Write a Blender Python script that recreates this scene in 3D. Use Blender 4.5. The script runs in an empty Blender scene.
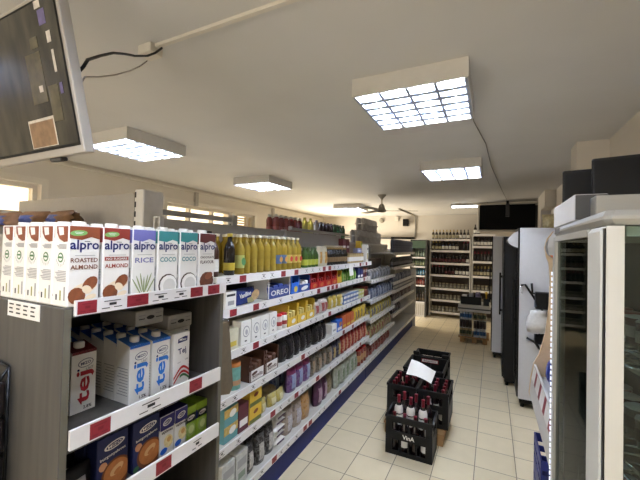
import bpy, math, random
from mathutils import Matrix, Vector
random.seed(7)
SC = bpy.context.scene; COL = SC.collection; PI = math.pi

# ------------------------------------------------------------------ camera, world, big lights, exposure
F_PX, PITCH, YAW, ROLL, CAM_H = 345.8, .0184, .4619, .0236, 1.7655
cy, sy, cp, sp = math.cos(YAW), math.sin(YAW), math.cos(PITCH), math.sin(PITCH)
fwd = Vector((-sy * cp, cy * cp, sp)); rgt = Vector((cy, sy, 0)); upv = rgt.cross(fwd)
r2 = rgt * math.cos(ROLL) + upv * math.sin(ROLL); u2 = -rgt * math.sin(ROLL) + upv * math.cos(ROLL)
cam = bpy.data.cameras.new('camera'); cam_o = bpy.data.objects.new('camera', cam); COL.objects.link(cam_o)
cam.sensor_width = 36; cam.lens = 36 * F_PX / 640; cam.clip_start = .02
mw = Matrix((r2, u2, -fwd)).transposed().to_4x4(); mw.translation = (0, 0, CAM_H); cam_o.matrix_world = mw
SC.camera = cam_o
SC.view_settings.view_transform = 'Standard'; SC.view_settings.look = 'None'
SC.view_settings.exposure = 0.72; SC.view_settings.gamma = 1; SC.view_settings.use_curve_mapping = False
SC.cycles.max_bounces = 7; SC.cycles.diffuse_bounces = 5; SC.cycles.transparent_max_bounces = 24
SC.cycles.sample_clamp_indirect = 4; SC.cycles.caustics_reflective = False; SC.cycles.caustics_refractive = False
W = bpy.data.worlds.new('sky'); SC.world = W; W.use_nodes = True
W.node_tree.nodes['Background'].inputs[0].default_value = (1.0, .86, .66, 1)
W.node_tree.nodes['Background'].inputs[1].default_value = 2.2

def area(name, loc, target, sx, sy_, power, col):
    l = bpy.data.lights.new(name, 'AREA'); l.shape = 'RECTANGLE'; l.size = sx; l.size_y = sy_
    l.energy = power; l.color = col
    o = bpy.data.objects.new(name, l); COL.objects.link(o); o.location = loc
    o.rotation_euler = (Vector(target) - Vector(loc)).to_track_quat('-Z', 'Y').to_euler(); return o
area('shopfront_daylight', (-1.6, -2.9, 1.45), (-1.2, 3, 1.35), 3.6, 1.7, 24, (.86, .94, 1.0))
area('yard_door_daylight', (-4.62, 8.55, 1.05), (-1.5, 8.3, .9), 1.2, 1.6, 105, (1.0, .91, .76))
TUBE_E, REFL_E = 150.0, .3

# ------------------------------------------------------------------ materials
def lin(c):
    return tuple((x / 12.92 if x <= .04045 else ((x + .055) / 1.055) ** 2.4) for x in [v / 255 for v in c])
MATS = {}
def M(name, rgb=(200, 200, 200), rough=.55, metal=0., var=.06, scale=30, emit=0, trans=0, spec=.4, sx=(1, 1, 1)):
    if name in MATS: return MATS[name]
    m = bpy.data.materials.new(name); m.use_nodes = True; nt = m.node_tree; b = nt.nodes['Principled BSDF']
    c = lin(rgb)
    if var:
        tc = nt.nodes.new('ShaderNodeTexCoord'); mp = nt.nodes.new('ShaderNodeMapping'); mp.inputs[3].default_value = sx
        n = nt.nodes.new('ShaderNodeTexNoise'); n.inputs['Scale'].default_value = scale; n.inputs['Detail'].default_value = 3
        r = nt.nodes.new('ShaderNodeValToRGB')
        r.color_ramp.elements[0].position = .3; r.color_ramp.elements[1].position = .7
        r.color_ramp.elements[0].color = tuple(x * (1 - var) for x in c) + (1,)
        r.color_ramp.elements[1].color = tuple(min(1, x * (1 + var)) for x in c) + (1,)
        if .3 <= var <= .6 and not emit and name.split('_')[0] in ('bag', 'pack', 'chill', 'good', 'jar', 'can', 'bot'):   # printed film: several tones
            e = r.color_ramp.elements
            for p, k, ad in ((.44, 1.0, 0), (.50, .55, .30 * var), (.57, .9, .02)):
                q = e.new(p); q.color = tuple(min(1, x * k + ad) for x in c) + (1,)
            r.color_ramp.elements[0].color = tuple(x * (1 - var) * .7 for x in c) + (1,); n.inputs['Scale'].default_value = max(scale, 24)
        nt.links.new(tc.outputs['Object'], mp.inputs[0]); nt.links.new(mp.outputs[0], n.inputs['Vector'])
        nt.links.new(n.outputs[0], r.inputs[0]); nt.links.new(r.outputs[0], b.inputs['Base Color'])
    else: b.inputs['Base Color'].default_value = c + (1,)
    b.inputs['Roughness'].default_value = rough; b.inputs['Metallic'].default_value = metal
    b.inputs['Specular IOR Level'].default_value = spec
    if trans: b.inputs['Transmission Weight'].default_value = trans; b.inputs['IOR'].default_value = 1.25
    if emit: b.inputs['Emission Color'].default_value = c + (1,); b.inputs['Emission Strength'].default_value = emit
    MATS[name] = m; return m
def glass(name, tint=(235, 240, 240), refl=.12):
    if name in MATS: return MATS[name]
    m = bpy.data.materials.new(name); m.use_nodes = True; nt = m.node_tree; nt.nodes.clear()
    o = nt.nodes.new('ShaderNodeOutputMaterial'); mx = nt.nodes.new('ShaderNodeMixShader')
    t = nt.nodes.new('ShaderNodeBsdfTransparent'); g = nt.nodes.new('ShaderNodeBsdfGlossy')
    t.inputs[0].default_value = lin(tint) + (1,); g.inputs['Roughness'].default_value = .03; g.inputs[0].default_value = (.9, .9, .9, 1)
    lw = nt.nodes.new('ShaderNodeLayerWeight'); lw.inputs[0].default_value = .5; fr = nt.nodes.new('ShaderNodeMath'); fr.operation = 'POWER'; fr.inputs[1].default_value = 5
    nt.links.new(lw.outputs['Facing'], fr.inputs[0])
    mt = nt.nodes.new('ShaderNodeMath'); mt.operation = 'MULTIPLY_ADD'; mt.inputs[1].default_value = .25 if 'fridge' in name else .6; mt.inputs[2].default_value = refl * .3
    nt.links.new(fr.outputs[0], mt.inputs[0]); nt.links.new(mt.outputs[0], mx.inputs[0])
    nt.links.new(t.outputs[0], mx.inputs[1]); nt.links.new(g.outputs[0], mx.inputs[2]); nt.links.new(mx.outputs[0], o.inputs[0])
    MATS[name] = m; return m
def tile_material():
    m = bpy.data.materials.new('floor_tiles'); m.use_nodes = True; nt = m.node_tree; b = nt.nodes['Principled BSDF']; L = nt.links.new
    tc = nt.nodes.new('ShaderNodeTexCoord'); s = nt.nodes.new('ShaderNodeSeparateXYZ'); L(tc.outputs['Object'], s.inputs[0])
    def mth(op, a, v=None):
        n = nt.nodes.new('ShaderNodeMath'); n.operation = op
        for i, x in enumerate((a, v)):
            if x is None: continue
            if isinstance(x, (int, float)): n.inputs[i].default_value = x
            else: L(x, n.inputs[i])
        return n.outputs[0]
    ds, fl = [], []
    for ax, off in ((0, .1053), (1, -.1433)):
        q = mth('DIVIDE', mth('ADD', s.outputs[ax], off + 30), .3); fl.append(mth('FLOOR', q))
        f = mth('FRACT', q); ds.append(mth('ABSOLUTE', mth('SUBTRACT', f, .5)))
    g = mth('GREATER_THAN', mth('MAXIMUM', ds[0], ds[1]), .4895)
    cmb = nt.nodes.new('ShaderNodeCombineXYZ'); L(fl[0], cmb.inputs[0]); L(fl[1], cmb.inputs[1])
    wn = nt.nodes.new('ShaderNodeTexWhiteNoise'); wn.noise_dimensions = '2D'; L(cmb.outputs[0], wn.inputs['Vector'])
    nz = nt.nodes.new('ShaderNodeTexNoise'); nz.inputs['Scale'].default_value = 9; nz.inputs['Detail'].default_value = 6; L(tc.outputs['Object'], nz.inputs['Vector'])
    r = nt.nodes.new('ShaderNodeValToRGB'); r.color_ramp.elements[0].color = lin((206, 193, 164)) + (1,); r.color_ramp.elements[1].color = lin((226, 213, 184)) + (1,)
    L(mth('ADD', mth('MULTIPLY', wn.outputs['Value'], .35), mth('MULTIPLY', nz.outputs[0], .65)), r.inputs[0])
    mx = nt.nodes.new('ShaderNodeMix'); mx.data_type = 'RGBA'; L(g, mx.inputs[0]); L(r.outputs[0], mx.inputs[6]); mx.inputs[7].default_value = lin((126, 116, 102)) + (1,)
    L(mx.outputs[2], b.inputs['Base Color']); b.inputs['Roughness'].default_value = .32; b.inputs['Specular IOR Level'].default_value = .35
    return m
white = M('white_print', (226, 224, 220), .4, var=.02); offwhite = M('painted_metal_white', (216, 214, 210), .4, var=.03)
wall_m = M('wall_paint', (208, 201, 190), .8, var=.03, scale=3); ceil_m = M('ceiling_paint', (208, 206, 203), .85, var=.03, scale=2)
grey_m = M('gondola_grey_metal', (165, 160, 151), .45, var=.03); lgrey = M('shelf_light_metal', (190, 188, 184), .4, var=.03)
strip_m = M('price_rail_white', (222, 220, 220), .35, var=.02); redtag = M('price_tag_red', (130, 36, 44), .45, var=.05); ink = M('black_ink', (40, 38, 40), .5, var=0)
wood_m = M('grey_wood_laminate', (68, 65, 61), .5, var=.22, scale=14, sx=(3, 3, .22)); wood_e = M('laminate_edge', (92, 88, 76), .5, var=.08, scale=20, sx=(2, 2, .3))
blue_kick = M('blue_kick_plate', (20, 32, 94), .5, var=.05, spec=.2); black = M('black_plastic', (10, 10, 11), .45, var=.1, spec=.25); black2 = M('crate_black', (15, 15, 16), .5, var=.12, spec=.25)
steel = M('brushed_steel', (176, 176, 172), .35, metal=.55, var=.05, scale=8, sx=(1, 1, .2)); dgrey = M('dark_grey', (70, 70, 70), .5, var=.06)
steel2 = M('light_steel', (198, 197, 190), .4, metal=.15, var=.04, scale=8, sx=(1, 1, .2))
chrome = M('chrome_wire', (190, 190, 190), .25, metal=.9, var=0); navy = M('navy_print', (28, 34, 92), .4, var=0); brown = M('brown_print', (112, 58, 36), .4, var=.08)
green_d = M('green_print', (60, 108, 60), .4, var=.05); grey_t = M('grey_print', (150, 150, 152), .5, var=0); red = M('red_print', (178, 34, 34), .4, var=.05)
card = M('brown_cardboard', (150, 116, 76), .75, var=.1, scale=12); cream = M('cream_wood_edge', (206, 180, 146), .5, var=.05)
blue = M('blue_print', (40, 96, 190), .35, var=.03); yellow = M('yellow_print', (208, 172, 58), .4, var=.06); freezer_w = M('freezer_white', (206, 208, 214), .35, var=.02)

# ------------------------------------------------------------------ mesh builder
TXT = {}
def text_mesh(s):
    if s in TXT: return TXT[s]
    c = bpy.data.curves.new('t', 'FONT'); c.body = s; c.resolution_u = 2; c.offset = .022; c.align_x = 'CENTER'; c.align_y = 'CENTER'
    o = bpy.data.objects.new('t', c); COL.objects.link(o)
    me = bpy.data.meshes.new_from_object(o.evaluated_get(bpy.context.evaluated_depsgraph_get()))
    v = [(p.co.x, p.co.y) for p in me.vertices]; f = [tuple(p.vertices) for p in me.polygons]
    bpy.data.objects.remove(o); bpy.data.curves.remove(c); bpy.data.meshes.remove(me)
    xs = [p[0] for p in v] or [0]; ys = [p[1] for p in v] or [0]
    x0, x1, y0, y1 = min(xs), max(xs), min(ys), max(ys); w = max(x1 - x0, 1e-6)
    v = [((x - (x0 + x1) / 2) / w, (y - (y0 + y1) / 2) / w) for x, y in v]
    TXT[s] = (v, f); return TXT[s]
class MB:
    def __init__(s): s.v = []; s.f = []; s.mi = []; s.sm = []; s.mats = []
    def m(s, mat):
        if mat not in s.mats: s.mats.append(mat)
        return s.mats.index(mat)
    def add(s, vs, fs, mat, smooth=False):
        b = len(s.v); s.v += [tuple(p) for p in vs]; k = s.m(mat)
        for f in fs: s.f.append(tuple(i + b for i in f)); s.mi.append(k); s.sm.append(smooth)
        return s
    def box(s, x0, x1, y0, y1, z0, z1, mat, bev=0):
        if bev:
            e = min(bev, (x1 - x0) * .45, (y1 - y0) * .45, (z1 - z0) * .45); vs = []
            def loop(i, z):
                return [(x0 + i + e, y0 + i, z), (x1 - i - e, y0 + i, z), (x1 - i, y0 + i + e, z), (x1 - i, y1 - i - e, z), (x1 - i - e, y1 - i, z), (x0 + i + e, y1 - i, z), (x0 + i, y1 - i - e, z), (x0 + i, y0 + i + e, z)]
            vs = loop(e * .6, z0) + loop(0, z0 + e) + loop(0, z1 - e) + loop(e * .6, z1)
            fs = [tuple(range(7, -1, -1)), tuple(range(24, 32))]
            for k in range(3):
                for i in range(8): fs.append((k * 8 + i, k * 8 + (i + 1) % 8, k * 8 + 8 + (i + 1) % 8, k * 8 + 8 + i))
            return s.add(vs, fs, mat)
        return s.add([(x0, y0, z0), (x1, y0, z0), (x1, y1, z0), (x0, y1, z0), (x0, y0, z1), (x1, y0, z1), (x1, y1, z1), (x0, y1, z1)],
                     [(3, 2, 1, 0), (4, 5, 6, 7), (0, 1, 5, 4), (1, 2, 6, 5), (2, 3, 7, 6), (3, 0, 4, 7)], mat)
    def lathe(s, prof, mat, n=12, cx=0, cy=0, smooth=True):
        vs = []; fs = []
        for r, z in prof: vs += [(cx + r * math.cos(2 * PI * i / n), cy + r * math.sin(2 * PI * i / n), z) for i in range(n)]
        for k in range(len(prof) - 1):
            for i in range(n): fs.append((k * n + i, k * n + (i + 1) % n, k * n + n + (i + 1) % n, k * n + n + i))
        s.add(vs, fs, mat, smooth)
        for k, fl in ((0, True), (len(prof) - 1, False)):
            if prof[k][0] > 1e-4:
                c = [(cx + prof[k][0] * math.cos(2 * PI * i / n), cy + prof[k][0] * math.sin(2 * PI * i / n), prof[k][1]) for i in range(n)]
                s.add(c[::-1] if fl else c, [tuple(range(n))], mat)
        return s
    def tube(s, path, r, mat, n=6):
        P = [Vector(p) for p in path]; vs = []; fs = []
        for k, p in enumerate(P):
            t = (P[min(k + 1, len(P) - 1)] - P[max(k - 1, 0)]).normalized(); a = t.orthogonal().normalized() if k == 0 else (a - t * a.dot(t)).normalized()
            b = t.cross(a); vs += [p + (a * math.cos(2 * PI * i / n) + b * math.sin(2 * PI * i / n)) * r for i in range(n)]
        for k in range(len(P) - 1):
            for i in range(n): fs.append((k * n + i, k * n + (i + 1) % n, k * n + n + (i + 1) % n, k * n + n + i))
        fs += [tuple(range(n - 1, -1, -1)), tuple(range((len(P) - 1) * n, len(P) * n))]
        return s.add(vs, fs, mat, True)
    def prism(s, poly, y0, y1, mat, axis='y'):      # poly in (x,z), extruded in y
        n = len(poly); vs = [(x, y0, z) for x, z in poly] + [(x, y1, z) for x, z in poly]
        if axis == 'x': vs = [(y, x, z) for x, y, z in vs]
        fs = [tuple(range(n)), tuple(range(2 * n - 1, n - 1, -1))] + [(i + n, (i + 1) % n + n, (i + 1) % n, i) for i in range(n)]
        return s.add(vs, fs, mat)
    def fq(s, x0, x1, z0, z1, mat, y=-.0005): return s.add([(x0, y, z0), (x1, y, z0), (x1, y, z1), (x0, y, z1)], [(0, 1, 2, 3)], mat)
    def fp(s, pts, mat, y=-.0005): return s.add([(x, y, z) for x, z in pts], [tuple(range(len(pts)))], mat)
    def fe(s, cx, cz, rx, rz, mat, rot=0, y=-.0009, n=14):
        c, q = math.cos(rot), math.sin(rot)
        return s.fp([(cx + rx * math.cos(2 * PI * i / n) * c - rz * math.sin(2 * PI * i / n) * q, cz + rx * math.cos(2 * PI * i / n) * q + rz * math.sin(2 * PI * i / n) * c) for i in range(n)], mat, y)
    def txt(s, string, cx, cz, width, mat, y=-.0012, maxh=None, rot=0):
        v, f = text_mesh(string); h = max(p[1] for p in v) - min(p[1] for p in v); sc = width; sz = width
        if maxh and h * width > maxh: sz = maxh / h
        c, q = math.cos(rot), math.sin(rot)
        return s.add([(cx + x * sc * c - z * sz * q, y, cz + x * sc * q + z * sz * c) for x, z in v], f, mat)
    def sq(s, y0, y1, z0, z1, mat, x): return s.add([(x, y1, z0), (x, y0, z0), (x, y0, z1), (x, y1, z1)], [(0, 1, 2, 3)], mat)
    def pillow(s, w, d, h, mat, seal=.02, nx=8, nz=7, top=None, cx=0, cy=0, z0=0, lean=0, wob=.06, face=None, seed=0):
        rnd = random.Random(seed); vs = []; fs = []; y0 = cy
        for k in range(nz + 1):
            t = k / nz; bul = max(.10, math.sin(PI * min(1, .18 + .82 * t)) ** .55) if t < 1 else .05
            if t == 0: bul = .72
            ww = w * (1 - .08 * math.sin(PI * t))
            for side in (-1, 1):
                for i in range(nx + 1):
                    u = i / nx * 2 - 1; e = (1 - abs(u) ** 2.6) ** .5
                    j = (rnd.random() - .5) * wob * d * (1 if 0 < k < nz else 0)
                    vs.append((cx + u * ww / 2, y0 + d / 2 + side * e * bul * d / 2 + j + lean * t * h, z0 + t * h))
        R = 2 * (nx + 1)
        def fr(k, i): return k * R + i
        def bk(k, i): return k * R + nx + 1 + i
        F1, F2, F3 = [], [], []
        for k in range(nz):
            for i in range(nx):
                q = (fr(k, i), fr(k, i + 1), fr(k + 1, i + 1), fr(k + 1, i)); r = (bk(k, i + 1), bk(k, i), bk(k + 1, i), bk(k + 1, i + 1))
                inl = face and 1 <= k <= nz - 3 and 2 <= i < nx - 2
                (F3 if inl else (F2 if top and k >= nz - 2 else F1)).append(q); (F2 if top and k >= nz - 2 else F1).append(r)
        bot = [fr(0, i) for i in range(nx + 1)] + [bk(0, i) for i in range(nx - 1, 0, -1)]
        F1.append(tuple(bot[::-1])); F1.append(tuple([fr(nz, i) for i in range(nx + 1)] + [bk(nz, i) for i in range(nx - 1, 0, -1)]))
        b = len(s.v); s.v += vs
        for FF, mt in ((F1, mat), (F2, top), (F3, face)):
            if not FF: continue
            k = s.m(mt)
            for f in FF: s.f.append(tuple(i + b for i in f)); s.mi.append(k); s.sm.append(True)
        return s
    def tf(s, mtx):
        s.v = [tuple(mtx @ Vector(p)) for p in s.v]; return s
    def build(s, name, parent=None, loc=(0, 0, 0), rz=0):
        me = bpy.data.meshes.new(name); me.from_pydata(s.v, [], s.f)
        for mt in s.mats: me.materials.append(mt)
        me.polygons.foreach_set('material_index', s.mi); me.polygons.foreach_set('use_smooth', s.sm); me.update()
        o = bpy.data.objects.new(name, me); COL.objects.link(o); o.location = loc; o.rotation_euler = (0, 0, rz)
        if parent: o.parent = parent
        return o
def tag(o, label, cat, group=None):
    o['label'] = label; o['category'] = cat
    if group: o['group'] = group
    return o
def thing(name, label, cat, loc=(0, 0, 0), rz=0, group=None):
    o = bpy.data.objects.new(name, None); COL.objects.link(o); o.location = loc; o.rotation_euler = (0, 0, rz); o.empty_display_size = .05
    return tag(o, label, cat, group)
def struct(o): o['kind'] = 'structure'; return o
def dup(o, parent=None):
    c = o.copy(); COL.objects.link(c); c.parent = parent
    for ch in list(o.children): dup(ch, c)
    return c
class Kind:                       # builds one of a kind, then copies it with its parts
    def __init__(s, name, cat, maker): s.name, s.cat, s.maker, s.o = name, cat, maker, None
    def put(s, loc, rz, label, group=None):
        if s.o is None:
            r = s.maker()
            if isinstance(r, MB): o = r.build(s.name)
            else:
                o = bpy.data.objects.new(s.name, None); COL.objects.link(o); o.empty_display_size = .02
                for pn, mb in r:
                    if '>' in pn: par, pn = pn.split('>'); mb.build(pn, [c for c in o.children if c.name.split('.')[0] == par][0])
                    else: mb.build(pn, o)
            s.o = o; out = o
        else: out = dup(s.o)
        out.location = (loc[0], loc[1], loc[2] + .0008); out.rotation_euler = (0, 0, rz); tag(out, label, s.cat)
        if group: out['group'] = group
        elif 'group' in out: del out['group']
        return out
ORD = 'first second third fourth fifth sixth seventh eighth ninth tenth eleventh twelfth thirteenth fourteenth fifteenth sixteenth seventeenth eighteenth nineteenth twentieth'.split()

# ------------------------------------------------------------------ room shell
RX, LX, YB, YF, H = .85, -4.63, 9.95, -3.0, 2.70
b = MB(); b.box(-5.6, 1.1, YF - .1, YB + .1, -.1, 0, tile_material()); struct(b.build('floor'))
b = MB(); b.box(-5.6, 1.1, YF - .1, YB + .1, H, H + .1, ceil_m); struct(b.build('ceiling'))
b = MB(); b.box(-5.6, 1.1, YB, YB + .1, 0, H, wall_m); struct(b.build('wall_back'))
b = MB(); b.box(RX, RX + .1, YF, YB, 0, H, wall_m); b.box(.63, RX, 3.56, 3.80, 0, H, wall_m); b.box(.71, RX, 6.7, 7.1, 0, H, wall_m)
b.box(.71, RX, 6.2, 6.7, 2.45, H, wall_m); struct(b.build('wall_right'))
b = MB(); b.box(-5.6, -3.5, YF - .1, YF, 0, H, wall_m); b.box(.3, RX + .1, YF - .1, YF, 0, H, wall_m); b.box(-3.5, .3, YF - .1, YF, 2.35, H, wall_m); b.box(-3.5, .3, YF - .1, YF, 0, .5, wall_m); struct(b.build('wall_front'))
# left wall in its own frame: x' = 0 is the room face, y' runs along it
LW = Matrix.Translation((-4.345, 0, 0)) @ Matrix.Rotation(.049, 4, 'Z')
holes = [(.2, 2.02, 2.02, 2.37), (3.74, 5.34, 2.06, 2.40), (5.42, 6.12, 2.10, 2.40), (7.9, 9.2, 0, 2.32)]
b = MB(); ys = [YF - .1] + [v for h in holes for v in h[:2]] + [YB + .2]
for i in range(0, len(ys), 2): b.box(-.22, 0, ys[i], ys[i + 1], 0, H, wall_m)
for a, c, z0, z1 in holes:
    if z0 > 0: b.box(-.22, 0, a, c, 0, z0, wall_m)
    b.box(-.22, 0, a, c, z1, H, wall_m)
struct(b.tf(LW).build('wall_left'))
fr_m = M('window_frame_white', (214, 208, 196), .5, var=.02); slat_m = M('window_louvre_cream', (224, 206, 160), .5, var=.03)
def window(n, a, c, z0, z1, bars, slats=0):
    w = MB(); t = .045
    w.box(-.14, -.06, a, c, z0, z0 + t, fr_m); w.box(-.14, -.06, a, c, z1 - t, z1, fr_m)
    for y in [a + t / 2] + bars + [c - t / 2]: w.box(-.14, -.06, y - t / 2, y + t / 2, z0 + t, z1 - t, fr_m)
    root = struct(w.tf(LW).build('window_%d' % n))
    g = MB(); g.box(-.105, -.1, a + t, c - t, z0 + t, z1 - t, glass('window_glass', (250, 245, 235), .06)); g.tf(LW).build('glass_pane', root)
    s = MB()
    s.box(.0, .015, a - .07, a, z0 - .05, z1 + .07, fr_m); s.box(.0, .015, c, c + .07, z0 - .05, z1 + .07, fr_m); s.box(.0, .015, a, c, z1, z1 + .07, fr_m)
    s.tf(LW).build('window_surround', root)
    if slats:
        q = MB()
        for k in range(slats): q.box(-.2, -.15, a + t, c - t, z0 + .05 + k * (z1 - z0 - .09) / slats, z0 + .05 + (k + .55) * (z1 - z0 - .09) / slats, slat_m)
        q.tf(LW).build('louvre', root)
window(1, .2, 2.02, 2.02, 2.37, [1.2]); window(2, 3.74, 5.34, 2.06, 2.40, [4.28, 4.85]); window(3, 5.42, 6.12, 2.10, 2.40, [5.95], 4)
d = MB()
for y in (7.93, 8.55, 9.17): d.box(-.15, -.08, y - .03, y + .03, 0, 2.32, fr_m)
d.box(-.15, -.08, 7.96, 9.14, 2.24, 2.32, fr_m); d.box(-.15, -.08, 7.96, 9.14, 0, .08, fr_m); dr = struct(d.tf(LW).build('door_1'))
g = MB(); g.box(-.12, -.115, 7.96, 9.14, .08, 2.24, glass('window_glass')); g.tf(LW).build('glass_pane', dr)
d = MB()
for x in (-3.45, -2.2, -.95, .25): d.box(x - .04, x + .04, YF - .08, YF - .02, .5, 2.35, fr_m)
d.box(-3.45, .25, YF - .08, YF - .02, .5, .56, fr_m); d.box(-3.45, .25, YF - .08, YF - .02, 2.29, 2.35, fr_m); dr = struct(d.build('window_4'))
g = MB(); g.box(-3.45, .25, YF - .055, YF - .05, .56, 2.29, glass('window_glass')); g.build('glass_pane', dr)
# conduit and pilaster strips along the left wall, skirting
b = MB(); b.box(0, .03, -2.9, 9.8, 2.635, 2.66, fr_m); struct(b.tf(LW).build('trim_1'))
b = MB(); b.box(0, .05, 4.30, 4.36, 2.40, 2.635, grey_m); b.box(0, .05, 6.80, 6.86, 2.0, 2.635, grey_m); struct(b.tf(LW).build('trim_2'))
b = MB(); b.box(-4.8, .6, YB - .02, YB, 0, .09, fr_m); struct(b.build('baseboard_back'))
b = MB(); b.box(-4.2, -1.955, YB - .16, YB, 2.03, 2.07, dgrey); b.box(-2.6, -1.955, YB - .16, YB, 2.03, 2.085, black); tag(b.build('wall_ledge'), 'dark narrow ledge running along the back wall above the drinks cooler', 'ledge')

# ------------------------------------------------------------------ ceiling lights
emi = M('lamp_tube_light', (236, 244, 255), .3, var=0, emit=TUBE_E); refl = M('lamp_reflector_light', (205, 220, 250), .25, var=0, emit=REFL_E)
louv = M('louvre_aluminium', (168, 176, 190), .3, metal=.3, var=0); house = M('lamp_housing', (205, 202, 196), .5, var=.02)
def lamp():
    s = .30; P = []
    h = MB(); t = .012
    h.box(-s, s, -s, -s + t, -.10, 0, house); h.box(-s, s, s - t, s, -.10, 0, house); h.box(-s, -s + t, -s + t, s - t, -.10, 0, house); h.box(s - t, s, -s + t, s - t, -.10, 0, house)
    h.box(-s + t, s - t, -s + t, s - t, -.02, 0, house); P.append(('housing', h))
    w = 2 * (s - t) / 4
    for k in range(4):
        x0 = -s + t + k * w; r = MB(); e = .004
        pr = [(x0 + e, -.094), (x0 + w * .22, -.045), (x0 + w / 2 - .02, -.022), (x0 + w / 2 + .02, -.022), (x0 + w * .78, -.045), (x0 + w - e, -.094)]
        for (xa, za), (xb, zb) in zip(pr, pr[1:]): r.add([(xa, -s + t, za), (xa, s - t, za), (xb, s - t, zb), (xb, -s + t, zb)], [(0, 1, 2, 3)], refl)
        P.append(('reflector', r))
        q = MB(); q.tube([(x0 + w / 2, -s + .02, -.05), (x0 + w / 2, s - .02, -.05)], .013, emi, 8); P.append(('tube', q))
    l = MB()
    for k in range(1, 6):
        y = -s + t + k * 2 * (s - t) / 6; l.prism([(y - .017, -.102), (y + .017, -.102), (y + .004, -.062), (y - .004, -.062)], -s + t, s - t, louv, 'x')
    for k in range(5): x = -s + t + k * w; l.box(x - .007, x + .007, -s + t, s - t, -.1025, -.094, louv)
    P.append(('louvre', l)); return P
LK = Kind('ceiling_light', 'ceiling light', lamp)
for x, y, lb in ((-.412, 2.085, 'large lit louvred ceiling light above the crates, nearest to the viewer'), (-.405, 4.09, 'lit square ceiling light in line behind the large one above the aisle'),
                 (-2.95, 2.08, 'lit square ceiling light just beside the hanging screen'), (-2.96, 4.08, 'lit square ceiling light above the oil bottles and left windows'),
                 (-2.85, 7.25, 'lit square ceiling light next to the ceiling fan above stacked drinks'), (-.41, .08, 'lit square ceiling light overhead in front of the crates'), (-2.95, .08, 'lit square ceiling light over the near bakery shelf end')):
    LK.put((x, y, H), 0, lb, 'square louvred ceiling lights')
t = thing('tube_light', 'slim fluorescent batten light near the back wall beside black monitor', 'light', (-.45, 7.6, H))
b = MB(); b.box(-.32, .32, -.06, .06, -.04, 0, house); b.build('housing', t)
b = MB(); b.tube([(-.3, 0, -.058), (.3, 0, -.058)], .016, M('batten_tube_light', (236, 244, 255), .3, var=0, emit=7), 8); b.build('tube', t)
b = MB(); b.box(-.32, -.305, -.05, .05, -.085, -.04, house); b.box(.305, .32, -.05, .05, -.085, -.04, house); b.build('end_cap', t)
t = thing('ceiling_fan', 'grey three-bladed ceiling fan hanging over the far shelves', 'fan', (-1.755, 5.94, H)); fan_m = M('fan_grey', (150, 145, 134), .5)
b = MB(); b.lathe([(.001, -.09), (.02, -.08), (.03, -.06), (.075, -.01), (.075, 0)], fan_m); b.build('canopy', t)
b = MB(); b.tube([(0, 0, -.05), (0, 0, -.2)], .012, fan_m, 8); b.build('rod', t)
b = MB(); b.lathe([(.001, -.31), (.07, -.305), (.085, -.28), (.06, -.24), (.045, -.18), (.02, -.16)], fan_m); b.build('motor', t)
for a in (.3, .3 + 2 * PI / 3, .3 + 4 * PI / 3):
    b = MB(); b.box(.06, .62, -.055, .055, -.283, -.275, fan_m, .003); b.tf(Matrix.Rotation(a, 4, 'Z') @ Matrix.Translation((0, 0, 0)) @ Matrix.Rotation(.12, 4, 'X')); b.build('blade', t)

# ------------------------------------------------------------------ price rail helper (local frame: front faces -y)
def rail(b, x0, x1, z0, z1, y, tags, mini=True):
    b.box(x0, x1, y, y + .008, z0, z1, strip_m)
    h = z1 - z0
    for kind, xa, xb in tags:
        if kind == 'r': b.fq(xa, xb, z0 + h * .08, z1 - h * .08, redtag, y - .0006)
        if kind == 'w' or (kind == 'r'):
            k = ink if kind == 'w' else M('tag_dark_red', (110, 24, 32), .5, var=0); m = (xa + xb) / 2; w = xb - xa
            b.fq(m - w * .3, m + w * .3, z0 + h * .70, z0 + h * .76, k, y - .0012); b.fq(m - w * .12, m + w * .14, z0 + h * .42, z0 + h * .6, k, y - .0012)
            b.fq(m - w * .38, m - w * .1, z0 + h * .22, z0 + h * .28, k, y - .0012); b.fq(m + w * .05, m + w * .35, z0 + h * .24, z0 + h * .3, k, y - .0012)

# ------------------------------------------------------------------ near wooden shelving unit with milk cartons
NX = -.92                                     # front plane
def N(y, v, z): return (NX - v, y, z)
R90 = PI / 2
nu = thing('shelving_unit', 'grey wood-grain shelving unit holding milk cartons in the left foreground', 'shelf', (NX, .475, 0), R90)
ly = .555                                     # width along the aisle
for x in (0, ly - .018):
    b = MB(); b.box(x, x + .018, .0, .48, 0, 1.60 if x == 0 else 1.60, wood_m, .002); b.fq(x + .001, x + .017, .002, 1.597, wood_e, -.0006); b.build('side_panel', nu)
b = MB(); b.box(.018, ly - .018, .465, .48, .05, 1.60, wood_m); b.build('back_panel', nu)
nshelf = [(1.60, [('r', .024, .071), ('w', .074, .150), ('r', .153, .220), ('w', .225, .30), ('w', .305, .375), ('r', .38, .435), ('r', .46, .518)]),
          (1.262, [('r', .064, .118), ('w', .19, .29), ('r', .387, .444)]), (1.055, [('r', .265, .322), ('w', .40, .46), ('r', .14, .17)]), (.80, []), (.45, []), (.10, [])]
for i, (z, tg) in enumerate(nshelf):
    b = MB(); x0, x1 = (0.018, ly - .018); 
    b.box(x0, x1, .012 if i else .005, .465, z - .025, z - .0005, wood_m); s = b.build('shelf', nu)
    if tg:
        b = MB(); xa, xb = ((.02, ly) if i == 0 else (.0185, ly - .0185)); rail(b, xa, xb, z - .02 if i == 0 else z - .008, z + .018 if i == 0 else z + .04, -.011, tg); b.build('price_rail', s)
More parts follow.
